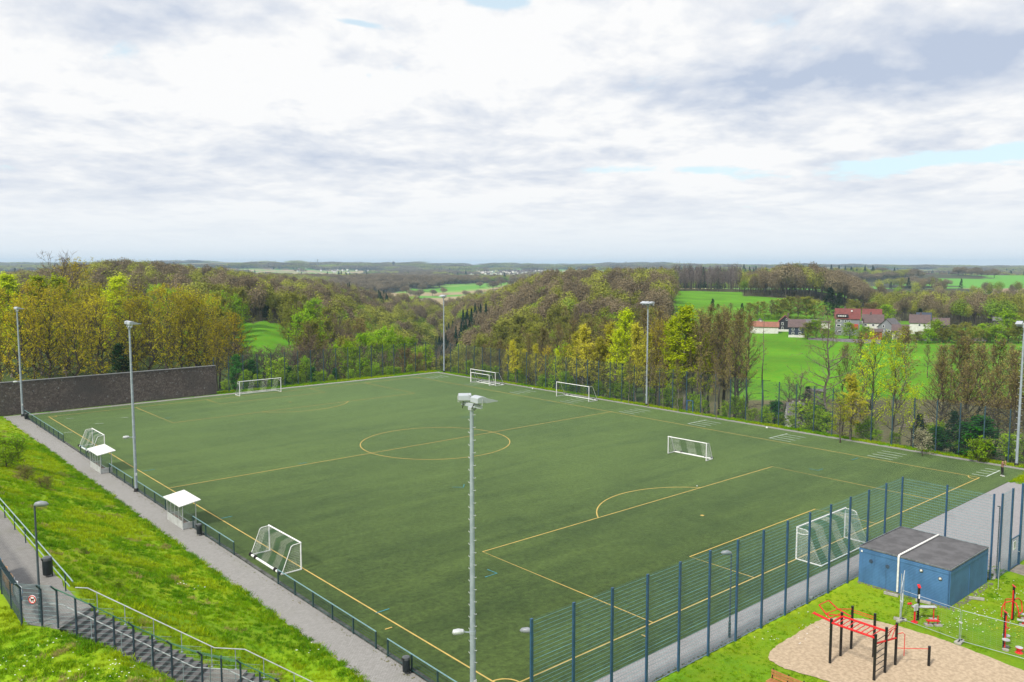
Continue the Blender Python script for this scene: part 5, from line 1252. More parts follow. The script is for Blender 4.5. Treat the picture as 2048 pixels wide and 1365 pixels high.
# fence with banners along the left side of the upper path
bfn = thing('banner_fence', (-51.28, -38.55, 5), 'dark mesh fence with bent top along the left of the upper path', 'fence', rz=PI/2)
Pm = panel_mesh(2.5, 1.82, m=dark_wire, dz=.1, wr=.010); Qm = MB().bar((0, 0, -.3), (0, 0, 1.82), .07, .06).bar((0, 0, 1.8), (0, .34, 2.12), .07, .06).mesh('bent_post', sf_post)
bmm = MB()
for q in np.linspace(0, 1, 6): bmm.tube((0, .34*q, 1.8+.32*q), (2.5, .34*q, 1.8+.32*q), .012, n=4, cap=False)
for k in range(42): bmm.tube((k*.06, 0, 1.8), (k*.06, .34, 2.12), .006, n=3, cap=False)
bmm = bmm.mesh('bent_mesh', dark_wire)
for k in range(8):
    if k: link('bent_post', Qm, bfn, (k*2.5, 0, 0))
    link('mesh_panel', Pm, bfn, (k*2.5, 0, 0)); link('bent_mesh', bmm, bfn, (k*2.5, 0, 0))
def cloth(x0, x1, z0, z1, name, m, label, y=.06, sk=.0, cat='banner'):
    nx, nz = 16, 8; V = []; F = []
    for i in range(nx+1):
        for j in range(nz+1):
            u = i/nx; v = j/nz; V.append((x0+(x1-x0)*u+.05*math.sin(7*v+3*u), y+.035*math.sin(13*u+4*v)+.02*math.sin(31*u), z0+(z1-z0)*v-.06*math.sin(PI*u)*(1-v)-sk*u*(1-v)))
    for i in range(nx):
        for j in range(nz): a = i*(nz+1)+j; F.append((a, a+nz+1, a+nz+2, a+1))
    me = bpy.data.meshes.new(name); me.from_pydata(V, [], F); me.materials.append(m); me.update()
    o = link(name, me, None, (-51.28, -38.55, 5), PI/2); shade(o, 180); so = o.modifiers.new('thickness', 'SOLIDIFY'); so.thickness = .006
    return tag(o, label, cat)
ban_w = mat('banner_white', (.62, .64, .68), .7, (.52, .55, .62), 2); ban_o = mat('banner_orange', (.62, .22, .05), .7, (.66, .45, .30), 1.6, thr=(.3, .7)); ban_b = mat('banner_blue', (.10, .22, .40), .7, (.16, .30, .48), 2)
b1 = cloth(.1, 1.9, .75, 1.75, 'banner', ban_w, 'crumpled white banner with blue lettering at the end of the banner fence', y=-.07, sk=-.1)
lt = MB()
def stroke(pts, m): m.path(pts, .035, 4)
stroke([(.62, -.12, 1.52), (.40, -.12, 1.56), (.32, -.12, 1.42), (.55, -.12, 1.30), (.60, -.12, 1.15), (.40, -.12, 1.08), (.28, -.12, 1.14)][::-1], lt)
stroke([(1.12, -.12, 1.50), (.92, -.12, 1.55), (.82, -.12, 1.30), (.92, -.12, 1.06), (1.12, -.12, 1.10)], lt)
lt.build('lettering', ban_b, b1)
cloth(2.1, 5.0, .7, 1.72, 'banner', ban_o, 'orange and white banner hung on the banner fence', y=-.07)
cloth(5.2, 8.2, .75, 1.72, 'banner', ban_b, 'blue banner hung farther along the banner fence', y=-.07)
# railing on the right of the upper path
ur = thing('path_railing', (-48.75, -36.3, 5), 'two-bar green-grey railing along the slope side of the upper path', 'railing', rz=PI/2)
pmr = MB().bar((0, 0, -.3), (0, 0, 1.0), .06, .06).mesh('post', mat('rail_post', (.035, .075, .085), .5))
for k in range(26): link('post', pmr, ur, (.9+k*3.25, 0, 0))
tm = mat('rail_tube', (.30, .40, .41), .4, (.22, .31, .33), 5, .2)
MB().path([(-.7, .0, .98), (0, 0, 1.0), (84, 0, 1.0)], .033, 8).build('top_rail', tm, ur, smooth=True); MB().tube((0, 0, .52), (84, 0, .52), .028, n=8).build('lower_rail', tm, ur, smooth=True)

# ------------------------------------------------------------------ blue shed
shed = thing('blue_shed', (-4.32, -61.5, 0), 'flat-roofed blue container shed beside the tall blue fence', 'shed')
bl = mat('shed_blue', (.062, .165, .34), .55, (.048, .130, .27), .9, bump=.2, bscale=14); fe = mat('roof_felt', (.115, .114, .122), .9, (.08, .079, .085), 1.3, bump=.5, bscale=8)
X1, Y1, H1 = 6.35, 5.9, 2.42
bm2 = bl.node_tree; T = NT(bm2); pp = [n for n in T.n if n.type == 'BSDF_PRINCIPLED'][0]; ps = T.new('ShaderNodeNewGeometry').outputs['Position']
wv = T.new('ShaderNodeTexWave', wave_type='BANDS', bands_direction='Z'); wv.inputs['Scale'].default_value = 3.2; wv.inputs['Distortion'].default_value = .4; T.l.new(ps, wv.inputs[0])
mpp = T.new('ShaderNodeMapping'); mpp.inputs['Scale'].default_value = (1.5, 1.5, .12); T.l.new(ps, mpp.inputs[0]); dirt = T.ramp(T.noise(mpp.outputs[0], 2.2, 5, .65), .52, .78)
src = pp.inputs['Base Color'].links[0].from_socket; c = T.mix(T.math('MULTIPLY', dirt, .5), src, (.025, .055, .10)); c = T.mix(T.math('MULTIPLY', T.ramp(wv.outputs[1], .0, .25), -.0), c, c); T.l.new(c, pp.inputs['Base Color'])
bb = T.new('ShaderNodeBump'); bb.inputs['Strength'].default_value = .5; bb.inputs['Distance'].default_value = .015; T.l.new(wv.outputs[1], bb.inputs['Height']); T.l.new(bb.outputs[0], pp.inputs['Normal'])
MB().box((X1/2, Y1/2, H1/2-.05), (X1, Y1, H1+.1)).build('shed_body', bl, shed)
for y in (Y1*.545,): MB().box((-.008, y, 1.05), (.03, .05, 2.1)).build('panel_joint', mat('joint_blue', (.03, .08, .17), .5), shed)
for x in (.02, X1*.5, X1-.02): MB().box((x, -.008, 1.05), (.06, .03, 2.1)).build('corner_profile', bl, shed)
MB().path([(-.05, .06, H1), (-.06, .06, .1)], .035, 8).build('downpipe', mat('pipe_blue', (.045, .12, .25), .5), shed)
MB().box((X1/2, Y1/2, H1+.03), (X1-.16, Y1-.16, .10)).build('roof', fe, shed)
e = MB()
for a, b in (((0, 0), (X1, 0)), ((X1, 0), (X1, Y1)), ((X1, Y1), (0, Y1)), ((0, Y1), (0, 0))): e.bar((*a, H1+.06), (*b, H1+.06), .07, .09)
e.build('roof_edge', mat('roof_edge', (.16, .17, .18), .6, (.08, .09, .10), 3), shed)
MB().box((-.012, Y1/2, H1-.16), (.02, Y1+.02, .22)).box((X1/2, -.012, H1-.16), (X1+.02, .02, .22)).build('fascia', bl, shed)
MB().path([(X1-.1, Y1*.545, H1+.16), (.0, Y1*.545, H1+.16), (-.09, Y1*.545, H1+.08), (-.09, Y1*.545, .1)], .065, 10).build('white_pipe', mat('pipe_white', (.74, .74, .72), .45, (.6, .6, .58), 5), shed, smooth=True)
for (y, z) in ((Y1*.30, 1.95), (Y1*.10, 1.75)): 
    l = MB().tube((-.01, y, z), (-.05, y, z), .12, n=14).build('wall_lamp', mat('lamp_rim', (.12, .13, .14), .5), shed); MB().tube((-.04, y, z), (-.13, y, z), .085, .04, n=12).build('lamp_glass', mat('lamp_opal', (.78, .77, .70), .3), l, smooth=True)
for (y, z) in ((Y1*.86, 1.65), (Y1*.67, 1.60)): MB().tube((-.005, y, z), (-.03, y, z), .13, n=16).build('vent', mat('vent_dark', (.04, .07, .12), .6), shed)
MB().box((-.02, Y1*.97, 2.2), (.05, .12, .12)).build('junction_box', white_paint, shed)
gs = MB()
for k in range(420):
    if k % 2: x, y = random.uniform(-.35, -.02), random.uniform(0, Y1)
    else: x, y = random.uniform(-.3, X1+.1), random.uniform(-.45, -.03)
    s = random.uniform(.02, .06); gs.box((x, y, .02), (s, s*1.2, s), random.random())
tag(gs.build('gravel', mat('gravel', (.20, .19, .18), .9, (.12, .11, .10), 3), None, kind='stuff'), 'grey gravel strip at the foot of the blue shed'); bpy.data.objects['gravel'].location = (-4.32, -61.5, 0)
for (x, y, r, lab) in ((-5.1, -58.2, .15, 'concrete block lying by the blue shed wall, left of two'), (-4.75, -60.1, .2, 'long concrete block lying by the blue shed wall, right of two'), (-1.6, -62.15, .5, 'concrete block lying at the end wall of the blue shed')):
    tag(MB().box((0, 0, .06), (.18, .9, .16)).build('concrete_block', concrete, None, bevel=.015, loc=(x, y, .04), rz=r), lab, 'block')

# ------------------------------------------------------------------ calisthenics rig
rig = thing('climbing_rig', (-15.7, -61.4, 0), 'red and black climbing frame with monkey bars on the sand', 'climbing frame')
o0 = np.array([-15.7, -61.4, 0])
def rl(p): return tuple(np.array(p, float)-o0)
RP = {'A': (-16.93, -60.18), 'B': (-15.7, -60.15), 'C': (-14.44, -60.13), 'D': (-14.46, -61.42), 'E': (-16.95, -62.62), 'F': (-15.72, -62.63), 'G': (-14.44, -62.61), 'H': (-13.18, -63.85)}
for k, (x, y) in RP.items():
    h = 2.5 if k not in 'H' else 1.1
    if k == 'G': h = 2.36
    MB().tube(rl((x, y, -.1)), rl((x, y, h)), .072, n=12).tube(rl((x, y, h)), rl((x, y, h+.03)), .076, n=12).build('post', black_paint, rig, smooth=True)
def rt_(*pts, r=.03, n=8, name='red_bar'): return MB().path([rl(p) for p in pts], r, n).build(name, red_paint, rig, smooth=True)
A, B, C_, D_, E_, F_, G_, H_ = [np.array((*RP[k], 0)) for k in 'ABCDEFGH']
up = lambda p, z: np.array([p[0], p[1], z])
rt_(up(A, 2.32), up(E_, 2.32), r=.062, name='side_beam'); rt_(up(B, 2.32), up(F_, 2.32), r=.062, name='side_beam'); rt_(up(A, 2.30), up(B, 2.30), r=.058, name='end_beam')
for k in range(1, 9):
    f = k/9; rt_(up(A+(E_-A)*f, 2.32), up(B+(F_-B)*f, 2.32), r=.024, name='rung')
for z in (2.32, 2.20): rt_(up(C_, z), up(D_, z), r=.02)
rt_(up(F_, 2.30), up(G_, 2.30), r=.018); rt_(up(F_, 2.18), up(G_, 2.18), r=.018)
rt_(up(E_, 2.02), up(G_, 1.55), r=.052, name='low_beam')
for f in (.45, .75): rt_(up(E_+(G_-E_)*f, 2.02-.47*f), up(F_+(G_-F_)*min(f*1.2, .95), 2.2), r=.022, name='rung')
for k in range(6): 
    z = .45+k*.34; MB().tube(rl(up(E_, z)), rl(up(F_, z)), .02, n=6).build('ladder_rung', black_paint, rig)
# raised ends beyond the first posts
rt_(up(A, 2.28)+[.15, .05, 0], up(A, 2.5)+[-.25, .95, .12], r=.04, name='dip_bar'); rt_(up(A, 2.28)+[.27, .05, 0], up(A, 2.5)+[-.13, .95, .12], r=.04, name='dip_bar')
rt_(up(A, 2.56)+[-.38, .95, .06], up(A, 2.56)+[.02, .97, .06], r=.016)
lf0, lf1 = up(B, 2.34)+[-.55, .0, 0], up(B, 2.34)+[-.3, 1.0, .35]
rt_(up(A, 2.3)+[.35, .08, 0], up(A, 2.42)+[.42, .55, .1], up(A, 2.5)+[.40, .95, .40], r=.034, name='peak_bar'); rt_(up(B, 2.32)+[.35, -.35, 0], up(B, 2.40)+[.22, .35, .15], up(B, 2.5)+[.10, .85, .42], r=.034, name='peak_bar')
rt_(up(A, 2.5)+[.40, .95, .40], up(B, 2.5)+[.10, .85, .42], r=.024, name='rung'); rt_(up(A, 2.42)+[.42, .55, .1], up(B, 2.40)+[.22, .35, .15], r=.024, name='rung'); rt_(up(A, 2.36)+[.40, .3, 0], up(B, 2.36)+[.26, .1, .05], r=.024, name='rung')
rt_(up(B, 2.40)+[.22, .35, .15], up(C_, 2.36), r=.026); rt_(up(B, 2.34), up(A, 2.42)+[.42, .55, .1], r=.026)
rt_(up(G_, 1.75), up(G_, 1.85)+[.25, -.22, 0], up(G_, 1.75)+[.34, -.30, 0], up(G_, .55)+[.34, -.30, 0], r=.02, name='hook_bar'); rt_(up(G_, .98), up(H_, .98), r=.018, name='low_bar')
for p, z in ((A, 2.25), (E_, 2.25), (F_, 2.2), (G_, 2.1), (C_, 2.25), (D_, 2.2)): MB().tube(rl(up(p, z-.07)), rl(up(p, z+.07)), .066, n=12).build('clamp', red_paint, rig)
tag(MB().path([(-.02, 0, 0), (0, 0, 0)], .01, 3).build('spare', red_paint), 'spare') if 0 else None

# ------------------------------------------------------------------ fitness stations
grey_seat = mat('seat_grey', (.46, .48, .52), .5)
def fit(name, x, y, rz, label): return thing(name, (x, y, 0), label, 'exercise machine', 'red outdoor fitness machines', rz)
def fpost(t, h=2.1):
    MB().box((0, 0, h/2-.1), (.11, .13, h+.2)).build('post', black_paint, t, bevel=.01); MB().add([(-.08, -.1, h-.05), (.08, -.1, h-.05), (.08, .1, h+.07), (-.08, .1, h+.07), (-.08, -.1, h-.01), (.08, -.1, h-.01), (.08, .1, h+.12), (-.08, .1, h+.12)], [(0, 1, 2, 3), (7, 6, 5, 4), (0, 4, 5, 1), (1, 5, 6, 2), (2, 6, 7, 3), (3, 7, 4, 0)]).build('cap', red_paint, t)
    MB().box((0, -.07, h*.72), (.09, .015, .26)).build('instruction_plate', white_paint, t)
t = fit('sit_up_bench', -7.62, -60.95, -.75, 'red and black exercise station with a grey bench by the shed')
fpost(t)
MB().path([(-.35, .08, .78), (1.05, .08, .74)], .05, 4).build('bench_bar', red_paint, t); MB().box((.35, .0, .85), (1.45, .30, .07)).build('bench_seat', grey_seat, t, bevel=.03)
MB().tube((.95, 0, 0), (.95, 0, .82), .035, n=8).tube((-.35, -.35, 0), (-.35, -.35, .75), .06, n=8).lathe([(.2, 0), (.2, .05)], 12, (-.35, -.35, 0)).build('leg', red_paint, t)
MB().box((-.3, -.38, .95), (.32, .08, .42), .5).build('back_pad', grey_seat, t, bevel=.02); MB().tube((-.55, .15, .95), (-.42, -.02, 1.05), .07, n=8).build('foot_roll', red_paint, t)
MB().box((.55, -.75, .30), (.75, .22, .05)).tube((.3, -.75, .05), (.3, -.75, .3), .03, n=6).tube((.85, -.75, .05), (.85, -.75, .62), .03, n=6).build('low_seat', red_paint, t)
for (x, y) in ((.3, -.75), (.85, -.75), (.95, 0)): MB().box((x, y, .04), (.42, .36, .10)).build('foundation', concrete, t)
t = fit('air_walker', -7.75, -65.75, .3, 'red twin-step exercise station near the temporary fence')
fpost(t, 2.1)
for s in (-1, 1):
    MB().tube((s*.11, -.05, .1), (s*.11, -.05, 1.95), .035, n=8).build('upright', red_paint, t); MB().path([(0, 0, 1.45), (s*.3, -.05, 1.45), (s*.55, -.15, 1.38), (s*.6, -.2, 1.5)], .025, 6).build('handle', red_paint, t)
    MB().tube((s*.32, -.1, .62), (s*.32, -.1, .66), .2, n=16).build('step_plate', grey_seat, t); MB().lathe([(.18, 0), (.18, .06)], 12, (s*.25, -.1, 0)).build('foot', concrete, t)
MB().lathe([(.22, 0), (.12, .08), (.15, .22), (.2, .26), (.2, .30)], 14, (-.2, -.75, 0)).build('balance_disc', red_paint, t); MB().lathe([(.19, .30), (.19, .32)], 14, (-.2, -.75, 0)).build('disc_top', grey_seat, t)
t = fit('elliptical_trainer', -3.2, -64.75, .2, 'large red exercise station with curved handles at the right edge')
fpost(t, 2.1)
for s in (-1, 1):
    MB().path([(s*.15, 0, 1.2), (s*.5, -.2, 1.25), (s*.8, -.35, 1.0), (s*.8, -.4, .7), (s*.5, -.45, .45), (s*.2, -.3, .38)], .035, 8).build('handle', red_paint, t, smooth=True)
    MB().tube((s*.14, .02, .1), (s*.14, .02, 1.9), .04, n=8).build('upright', red_paint, t); MB().path([(s*.15, 0, 1.25), (s*.35, .4, 1.1), (s*.7, .5, .9), (s*.75, .5, .3)], .03, 6).build('lever', red_paint, t)
    MB().box((s*.55, -.55, .3), (.2, .5, .06)).build('pedal', grey_seat, t); MB().tube((s*.5, -.6, 0), (s*.5, -.6, .3), .05, n=8).build('leg', red_paint, t); MB().lathe([(.2, 0), (.2, .07)], 12, (s*.5, -.6, 0)).build('foot', concrete, t)

# ------------------------------------------------------------------ temporary fence
def temp_panel(a, b, h, label, feet=(0, 1)):
    a = np.array(a); b = np.array(b); L = np.linalg.norm(b-a); t = thing('temporary_fence', (a[0], a[1], 0), label, 'fence', 'temporary wire fence panels', math.atan2(*(b-a)[::-1]))
    MB().path([(.0, 0, .1), (0, 0, h), (L, 0, h), (L, 0, .1)], .017, 6).tube((0, 0, .15), (L, 0, .15), .015, n=6).build('frame', galv, t)
    m = MB()
    for k in range(1, int(L/.3)): m.tube((k*.3, 0, .15), (k*.3, 0, h), .0013, n=3, cap=False)
    for k in range(1, int(h/.12)): m.tube((0, .004, .15+k*.12), (L, .004, .15+k*.12), .0013, n=3, cap=False)
    m.build('wire_mesh', galv, t)
    for f in feet: MB().box((f*L, 0, .06), (.24, .72, .13)).build('fence_foot', concrete, t, bevel=.02)
    for f in feet: MB().box((f*L, 0, h*.62), (.1, .1, .06)).build('clamp', galv_light, t)
temp_panel((-8.55, -60.35), (-8.9, -63.8), 1.95, 'wire fence panel between the sand bed and the exercise bench')
temp_panel((-8.95, -63.9), (-8.6, -67.4), 1.95, 'wire fence panel at the right edge beside the sand bed')
temp_panel((-8.45, -60.25), (-5.6, -59.2), 1.95, 'wire fence panel leading from the sand bed to the blue shed', (0,))
tp = thing('prop_strut', (-8.5, -60.3, 0), 'slanting steel strut propping the temporary fence', 'strut'); MB().tube((.0, .05, 1.75), (1.6, .55, 2.6), .02, n=6).tube((.05, 0, .2), (1.1, .4, 1.3), .018, n=6).tube((.12, .1, .1), (.12, .1, 2.9), .02, n=6).build('strut', galv_light, tp)
tag(MB().tube((0, 0, 0), (0, 0, 1.9), .02, n=6).build('marker_pole', galv_light, None, loc=(1.35, -62.45, 0)), 'thin pale pole standing on the grass behind the blue shed', 'pole')

# ------------------------------------------------------------------ bench
bn = thing('park_bench', (-21.75, -60.3, 0), 'wooden slatted park bench at the bottom edge of the lawn', 'bench', rz=-PI/2)
wood = mat('bench_wood', (.36, .17, .055), .55, (.28, .12, .04), 6, rand=.3)
sl = MB().box((0, 0, 0), (1.85, .11, .04)).mesh('slat', wood)
for k in range(3): o = link('slat', sl, bn, (0, .27, .55+k*.15)); o.rotation_euler = (PI/2-.2, 0, 0)
for k in range(4): link('slat', sl, bn, (0, .18-.13*k, .44))
for x in (-.85, 0, .85): MB().bar((x, .2, 0), (x, .22, .45), .05).bar((x, -.22, 0), (x, -.22, .42), .05).bar((x, -.24, .41), (x, .22, .41), .05).bar((x, .22, .41), (x, .34, .95), .05).build('frame', black_paint, bn)

# ------------------------------------------------------------------ person with raised hands
per = thing('person', (34.42, -51.85, 0), 'standing person in brown top, black trousers and white shoes holding a device to the face', 'person', rz=-2.35)
skin = mat('skin', (.50, .30, .21), .6); top_m = mat('brown_top', (.20, .105, .07), .85, (.15, .08, .055), 8); trs = mat('black_trousers', (.014, .014, .018), .8); shoe = mat('white_shoe', (.75, .75, .73), .6); hair = mat('dark_hair', (.022, .015, .012), .6)
V = []; Ed = []; Rd = []
def jt(p, r, par=None):
    V.append(p); Rd.append(r)
    if par is not None: Ed.append((par, len(V)-1))
    return len(V)-1
pel = jt((0, 0, .93), (.155, .115)); ws = jt((0, 0, 1.07), (.135, .10), pel); ch = jt((0, .01, 1.28), (.165, .115), ws); nk0 = jt((0, 0, 1.42), (.10, .08), ch); nk = jt((0, .01, 1.50), (.055, .055), nk0); hd0 = jt((0, .03, 1.60), (.085, .10), nk); hd1 = jt((0, .02, 1.70), (.07, .085), hd0)
for s in (-1, 1):
    hp = jt((s*.10, 0, .88), (.10, .10), pel); kn = jt((s*.125, .03, .49), (.065, .068), hp); an = jt((s*.15, -.01, .10), (.042, .045), kn); jt((s*.17, .13, .04), (.04, .03), an)
    sh = jt((s*.19, 0, 1.38), (.062, .062), ch); el = jt((s*.27, .16, 1.17), (.045, .045), sh); wr = jt((s*.09, .27, 1.50), (.032, .032), el); jt((s*.05, .27, 1.58), (.035, .02), wr)
me = bpy.data.meshes.new('body'); me.from_pydata(V, Ed, []); body = link('body', me, per)
sk = body.modifiers.new('skin', 'SKIN'); sk.use_smooth_shade = True
for i, d in enumerate(me.skin_vertices[0].data): d.radius = Rd[i]; d.use_root = (i == 0)
su = body.modifiers.new('sub', 'SUBSURF'); su.levels = 2; su.render_levels = 2
# clothes by height on the one body: trousers, top, skin
bm_ = bpy.data.materials.new('clothed_body'); bm_.use_nodes = True; T = NT(bm_.node_tree); p_ = T.n['Principled BSDF']; tc = T.new('ShaderNodeTexCoord'); sp = T.new('ShaderNodeSeparateXYZ'); T.l.new(tc.outputs['Object'], sp.inputs[0])
z = sp.outputs[2]; c = T.mix(T.math('GREATER_THAN', z, .98), (.014, .014, .018), (.20, .105, .07)); c = T.mix(T.math('GREATER_THAN', z, 1.485), c, (.50, .30, .21)); c = T.mix(T.math('LESS_THAN', z, .085), c, (.75, .75, .73)); T.l.new(c, p_.inputs['Base Color']); p_.inputs['Roughness'].default_value = .75
me.materials.append(bm_)
MB().lathe([(.02, -.12), (.105, -.06), (.115, .02), (.09, .09), (.03, .125)], 14, (0, -.01, 1.70)).build('hair', hair, per, smooth=True)
MB().path([(0, .105, 1.66), (0, .135, 1.615), (0, .11, 1.60)], [.012, .02, .014], 6).box((-.035, .108, 1.665), (.03, .01, .014)).box((.035, .108, 1.665), (.03, .01, .014)).build('face_features', skin, per)
for s in (-1, 1):
    MB().path([(s*.15, -.07, .05), (s*.165, .06, .06), (s*.175, .19, .04)], [.05, .055, .04], 8).build('shoe', shoe, per, smooth=True)
    for q in range(5): MB().path([(s*.065, .27, 1.555+q*.014), (s*(.03-.004*q), .29, 1.575+q*.014), (s*.005, .275, 1.585+q*.013)], [.010, .009, .007], 5).build('finger', skin, per)
dv_ = MB().box((0, .30, 1.62), (.16, .03, .09)).build('phone', black_paint, None, loc=(34.42, -51.85, 0), rz=-2.35); tag(dv_, 'dark phone held up by the person at the pitch corner', 'phone')

# ------------------------------------------------------------------ houses of the village and nearby
slate = mat('slate_blue', (.030, .045, .075), .6, (.022, .032, .055), 2); slate_d = mat('slate_dark', (.022, .024, .032), .6); plaster = mat('plaster_white', (.62, .62, .60), .8, (.52, .52, .50), 1.2)
r_red = mat('roof_red', (.165, .045, .040), .75, (.12, .034, .032), 1.2); r_orange = mat('roof_orange', (.27, .115, .075), .75, (.19, .085, .06), 1.0); r_brown = mat('roof_brown', (.115, .08, .08), .75, (.085, .06, .06), 1.2); r_grey = mat('roof_grey', (.13, .125, .135), .75, (.095, .09, .10), 1.2)
w_grey = mat('wall_grey', (.22, .235, .26), .8); w_org = mat('wall_orange', (.42, .12, .055), .8); win_frame = mat('window_white', (.72, .73, .74), .5); pane_m = mat('window_pane', (.03, .04, .05), .1, spec=.8); red_door = mat('red_trim', (.50, .045, .045), .6)
def house(px, dep, base_y, w, d, wh, rh, label, wm_, rm, ridge='x', rz=0., wins=(), base=None, over=.35, cat='house', group=None, chim=(), dz=0.):
    x, y = XY(px, dep); z = ZY(base_y, dep)+dz; t = thing('house' if cat == 'house' else cat.replace(' ', '_'), (x, y, z), label, cat, group, -YAW+rz-math.atan((px-1024)/FPX))
    if ridge == 'x':
        prof = [(-d/2, 0), (d/2, 0), (d/2, wh), (0, wh+rh), (-d/2, wh)]
        vs = [(s*w/2, q[0], q[1]) for s in (-1, 1) for q in prof]
        rf = [(s*(w/2+over), q[0], q[1]) for s in (-1, 1) for q in ((-d/2-over, wh-over*rh/(d/2)), (0, wh+rh), (d/2+over, wh-over*rh/(d/2)))]
    else:
        prof = [(-w/2, 0), (w/2, 0), (w/2, wh), (0, wh+rh), (-w/2, wh)]
        vs = [(q[0], s*d/2, q[1]) for s in (-1, 1) for q in prof]
        rf = [(q[0], s*(d/2+over), q[1]) for s in (-1, 1) for q in ((-w/2-over, wh-over*rh/(w/2)), (0, wh+rh), (w/2+over, wh-over*rh/(w/2)))]
    vs += [(q[0], q[1], -6 if q[2] == 0 else q[2]) for q in []]
    m = MB(); m.add(vs, [(0, 1, 2, 3, 4), (9, 8, 7, 6, 5), (1, 6, 7, 2), (4, 9, 5, 0), (0, 5, 6, 1)]); m.box((0, 0, -3), (w-.02, d-.02, 6)); m.build('wall', wm_, t)
    rr = MB(); up_ = [(p[0], p[1], p[2]+.16) for p in rf]; rr.add(up_+[(p[0], p[1], p[2]+.02) for p in rf], [(0, 1, 4, 3), (1, 2, 5, 4), (6, 9, 10, 7), (7, 10, 11, 8), (0, 3, 9, 6), (2, 8, 11, 5), (0, 6, 7, 1), (1, 7, 8, 2), (3, 4, 10, 9), (4, 5, 11, 10)])
    ro = rr.build('roof', rm, t)
    if base: MB().box((0, -d/2-.03, base/2-2), (w+.04, .06, base+4)).build('plinth', plaster, t)
    for (u, zz, ww, hh, *k) in wins:
        fr_ = MB().box((u, -d/2-.05, zz), (ww, .08, hh)).build('window' if not k else k[0], win_frame if not k or k[0] == 'door' else red_door, t); MB().box((u, -d/2-.10, zz), (ww*.72, .03, hh*.74)).build('pane', pane_m, fr_)
    for (u, v) in chim: MB().box((u, v, wh+rh+.3), (.7, .6, 1.4)).build('chimney', r_brown, ro)
    return t, ro
house(1534, 330, 662, 9.2, 6, 1.9, 1.7, 'low white farm building with an orange roof at the left of the village', plaster, r_orange)
house(1510, 333, 659, 3.6, 6, 1.8, 1.5, 'small white outbuilding with orange roof at the far left of the village', plaster, r_orange)
house(1521, 342, 652, 3.4, 4, 1.3, 1.8, 'white shed with a steep grey gable behind the orange roofs', plaster, r_grey, 'y')
house(1571, 337, 662, 5.0, 8, 3.9, 2.4, 'narrow black-slated house with white-edged gable and red roof', slate_d, r_red, 'y', wins=((-.9, 3.2, .8, 1.1), (.7, 5.0, .7, .9), (-.9, 1.4, .8, 1.1)), base=.9, chim=((1.2, 1),))
house(1595, 314, 673, 5.8, 6, 3.9, 2.6, 'dark blue slated house with brown roof in front of the black gable', slate, r_brown, 'x', wins=((-1.3, 3.0, .9, 1.0), (1.2, 3.0, .9, 1.0), (-1.3, 1.4, .9, 1.0), (1.2, 1.4, .9, 1.0)), base=.75)
house(1624, 345, 652, 5.5, 5, 1.4, 1.3, 'long low grey roof between the slate houses and the red roof', slate_d, r_grey)
house(1653, 350, 650, 3.5, 3, 1.2, .4, 'small pale flat-roofed garage left of the big red-roofed house', plaster, r_grey)
t, ro = house(1696, 326, 667, 9.0, 9, 6.2, 3.6, 'big three-storey slate house with a wide red roof', w_grey, r_red, 'x', wins=((-3.1, 5.2, 1.7, .95), (-3.1, 3.4, 1.7, .95), (-.7, 5.2, .7, .95), (.9, 5.2, .7, .95), (-.7, 3.2, .7, 1.4, 'door'), (.9, 3.2, .8, 1.5, 'door'), (-2.6, .9, 1.7, .9), (-.3, 1.2, 1.4, .8)), chim=((-1, .3),))
MB().box((-1.9, -4.1, 7.25), (4.4, 1.6, 1.1)).build('dormer', slate_d, t); 
for u in (-3.2, -2.4, -1.6, -.8): MB().box((u, -4.95, 7.2), (.55, .08, .5)).build('window', win_frame, t)
MB().box((2.7, -4.6, 3.1), (2.6, .3, 1.9)).build('red_porch', red_door, t); MB().box((1.5, -2.6, 9.1), (.6, .3, .5)).build('skylight', win_frame, ro)
MB().box((4.9, -.5, 4.4), (1.4, 4, 1.2)).build('side_annex', plaster, t)
house(1745, 352, 645, 7.2, 7, 3.4, 2.3, 'house with a light red roof standing behind the brown roof', plaster, r_red)
house(1747, 328, 657, 7.6, 7, 2.6, 2.9, 'white house with a dark brown roof right of the big red roof', plaster, r_brown, wins=((-2.6, 1.6, 1.2, .9), (.2, 1.6, 1.0, .9), (2.4, 1.6, .8, .9)), chim=((-.8, 0),))
house(1748, 312, 678, 6.4, 6, 3.0, .8, 'orange-red rendered house at the edge of the lower meadow', w_org, r_brown, wins=((1.6, 1.2, .7, .7), (-1.2, 1.4, .9, .9)))
house(1782, 322, 668, 6.5, 8, 2.9, 3.1, 'grey gabled house in the middle of the village', w_grey, r_grey, 'y', rz=-.35, wins=((-1.0, 3.2, .9, 1.0), (-1.3, 1.2, 1.3, 1.0), (1.2, 1.3, 1.1, 1.0)))
house(1803, 312, 672, 5.5, 6, 2.0, 2.2, 'house with a plain brown roof in front of the grey gable', plaster, r_brown)
house(1841, 340, 657, 7.4, 7, 2.6, 3.0, 'white house with a dark roof at the right of the village', plaster, r_brown, wins=((.0, 1.6, .9, .9), (1.9, 1.5, .9, 1.1)), chim=((.3, 0),))
house(1849, 350, 650, 5.4, 5, 2.6, 2.6, 'slate-roofed house behind the white house at the right', plaster, slate)
house(1884, 334, 660, 5.6, 6, 2.3, 2.5, 'half-hidden house with a dark brown roof right of the white house', slate_d, r_brown)
house(2004, 345, 652, 5.6, 6, 2.4, 1.2, 'dark wooden barn among trees at the right edge', mat('barn_wood', (.10, .085, .08), .9), r_grey, cat='barn')
house(1690, 300, 694, 24.0, 4.5, 1.6, 1.2, 'long row of grey-roofed garages along the meadow edge', plaster, r_grey, wins=tuple((-10+2.6*k, .5, 2.1, 1.1) for k in range(4)), cat='garage row')
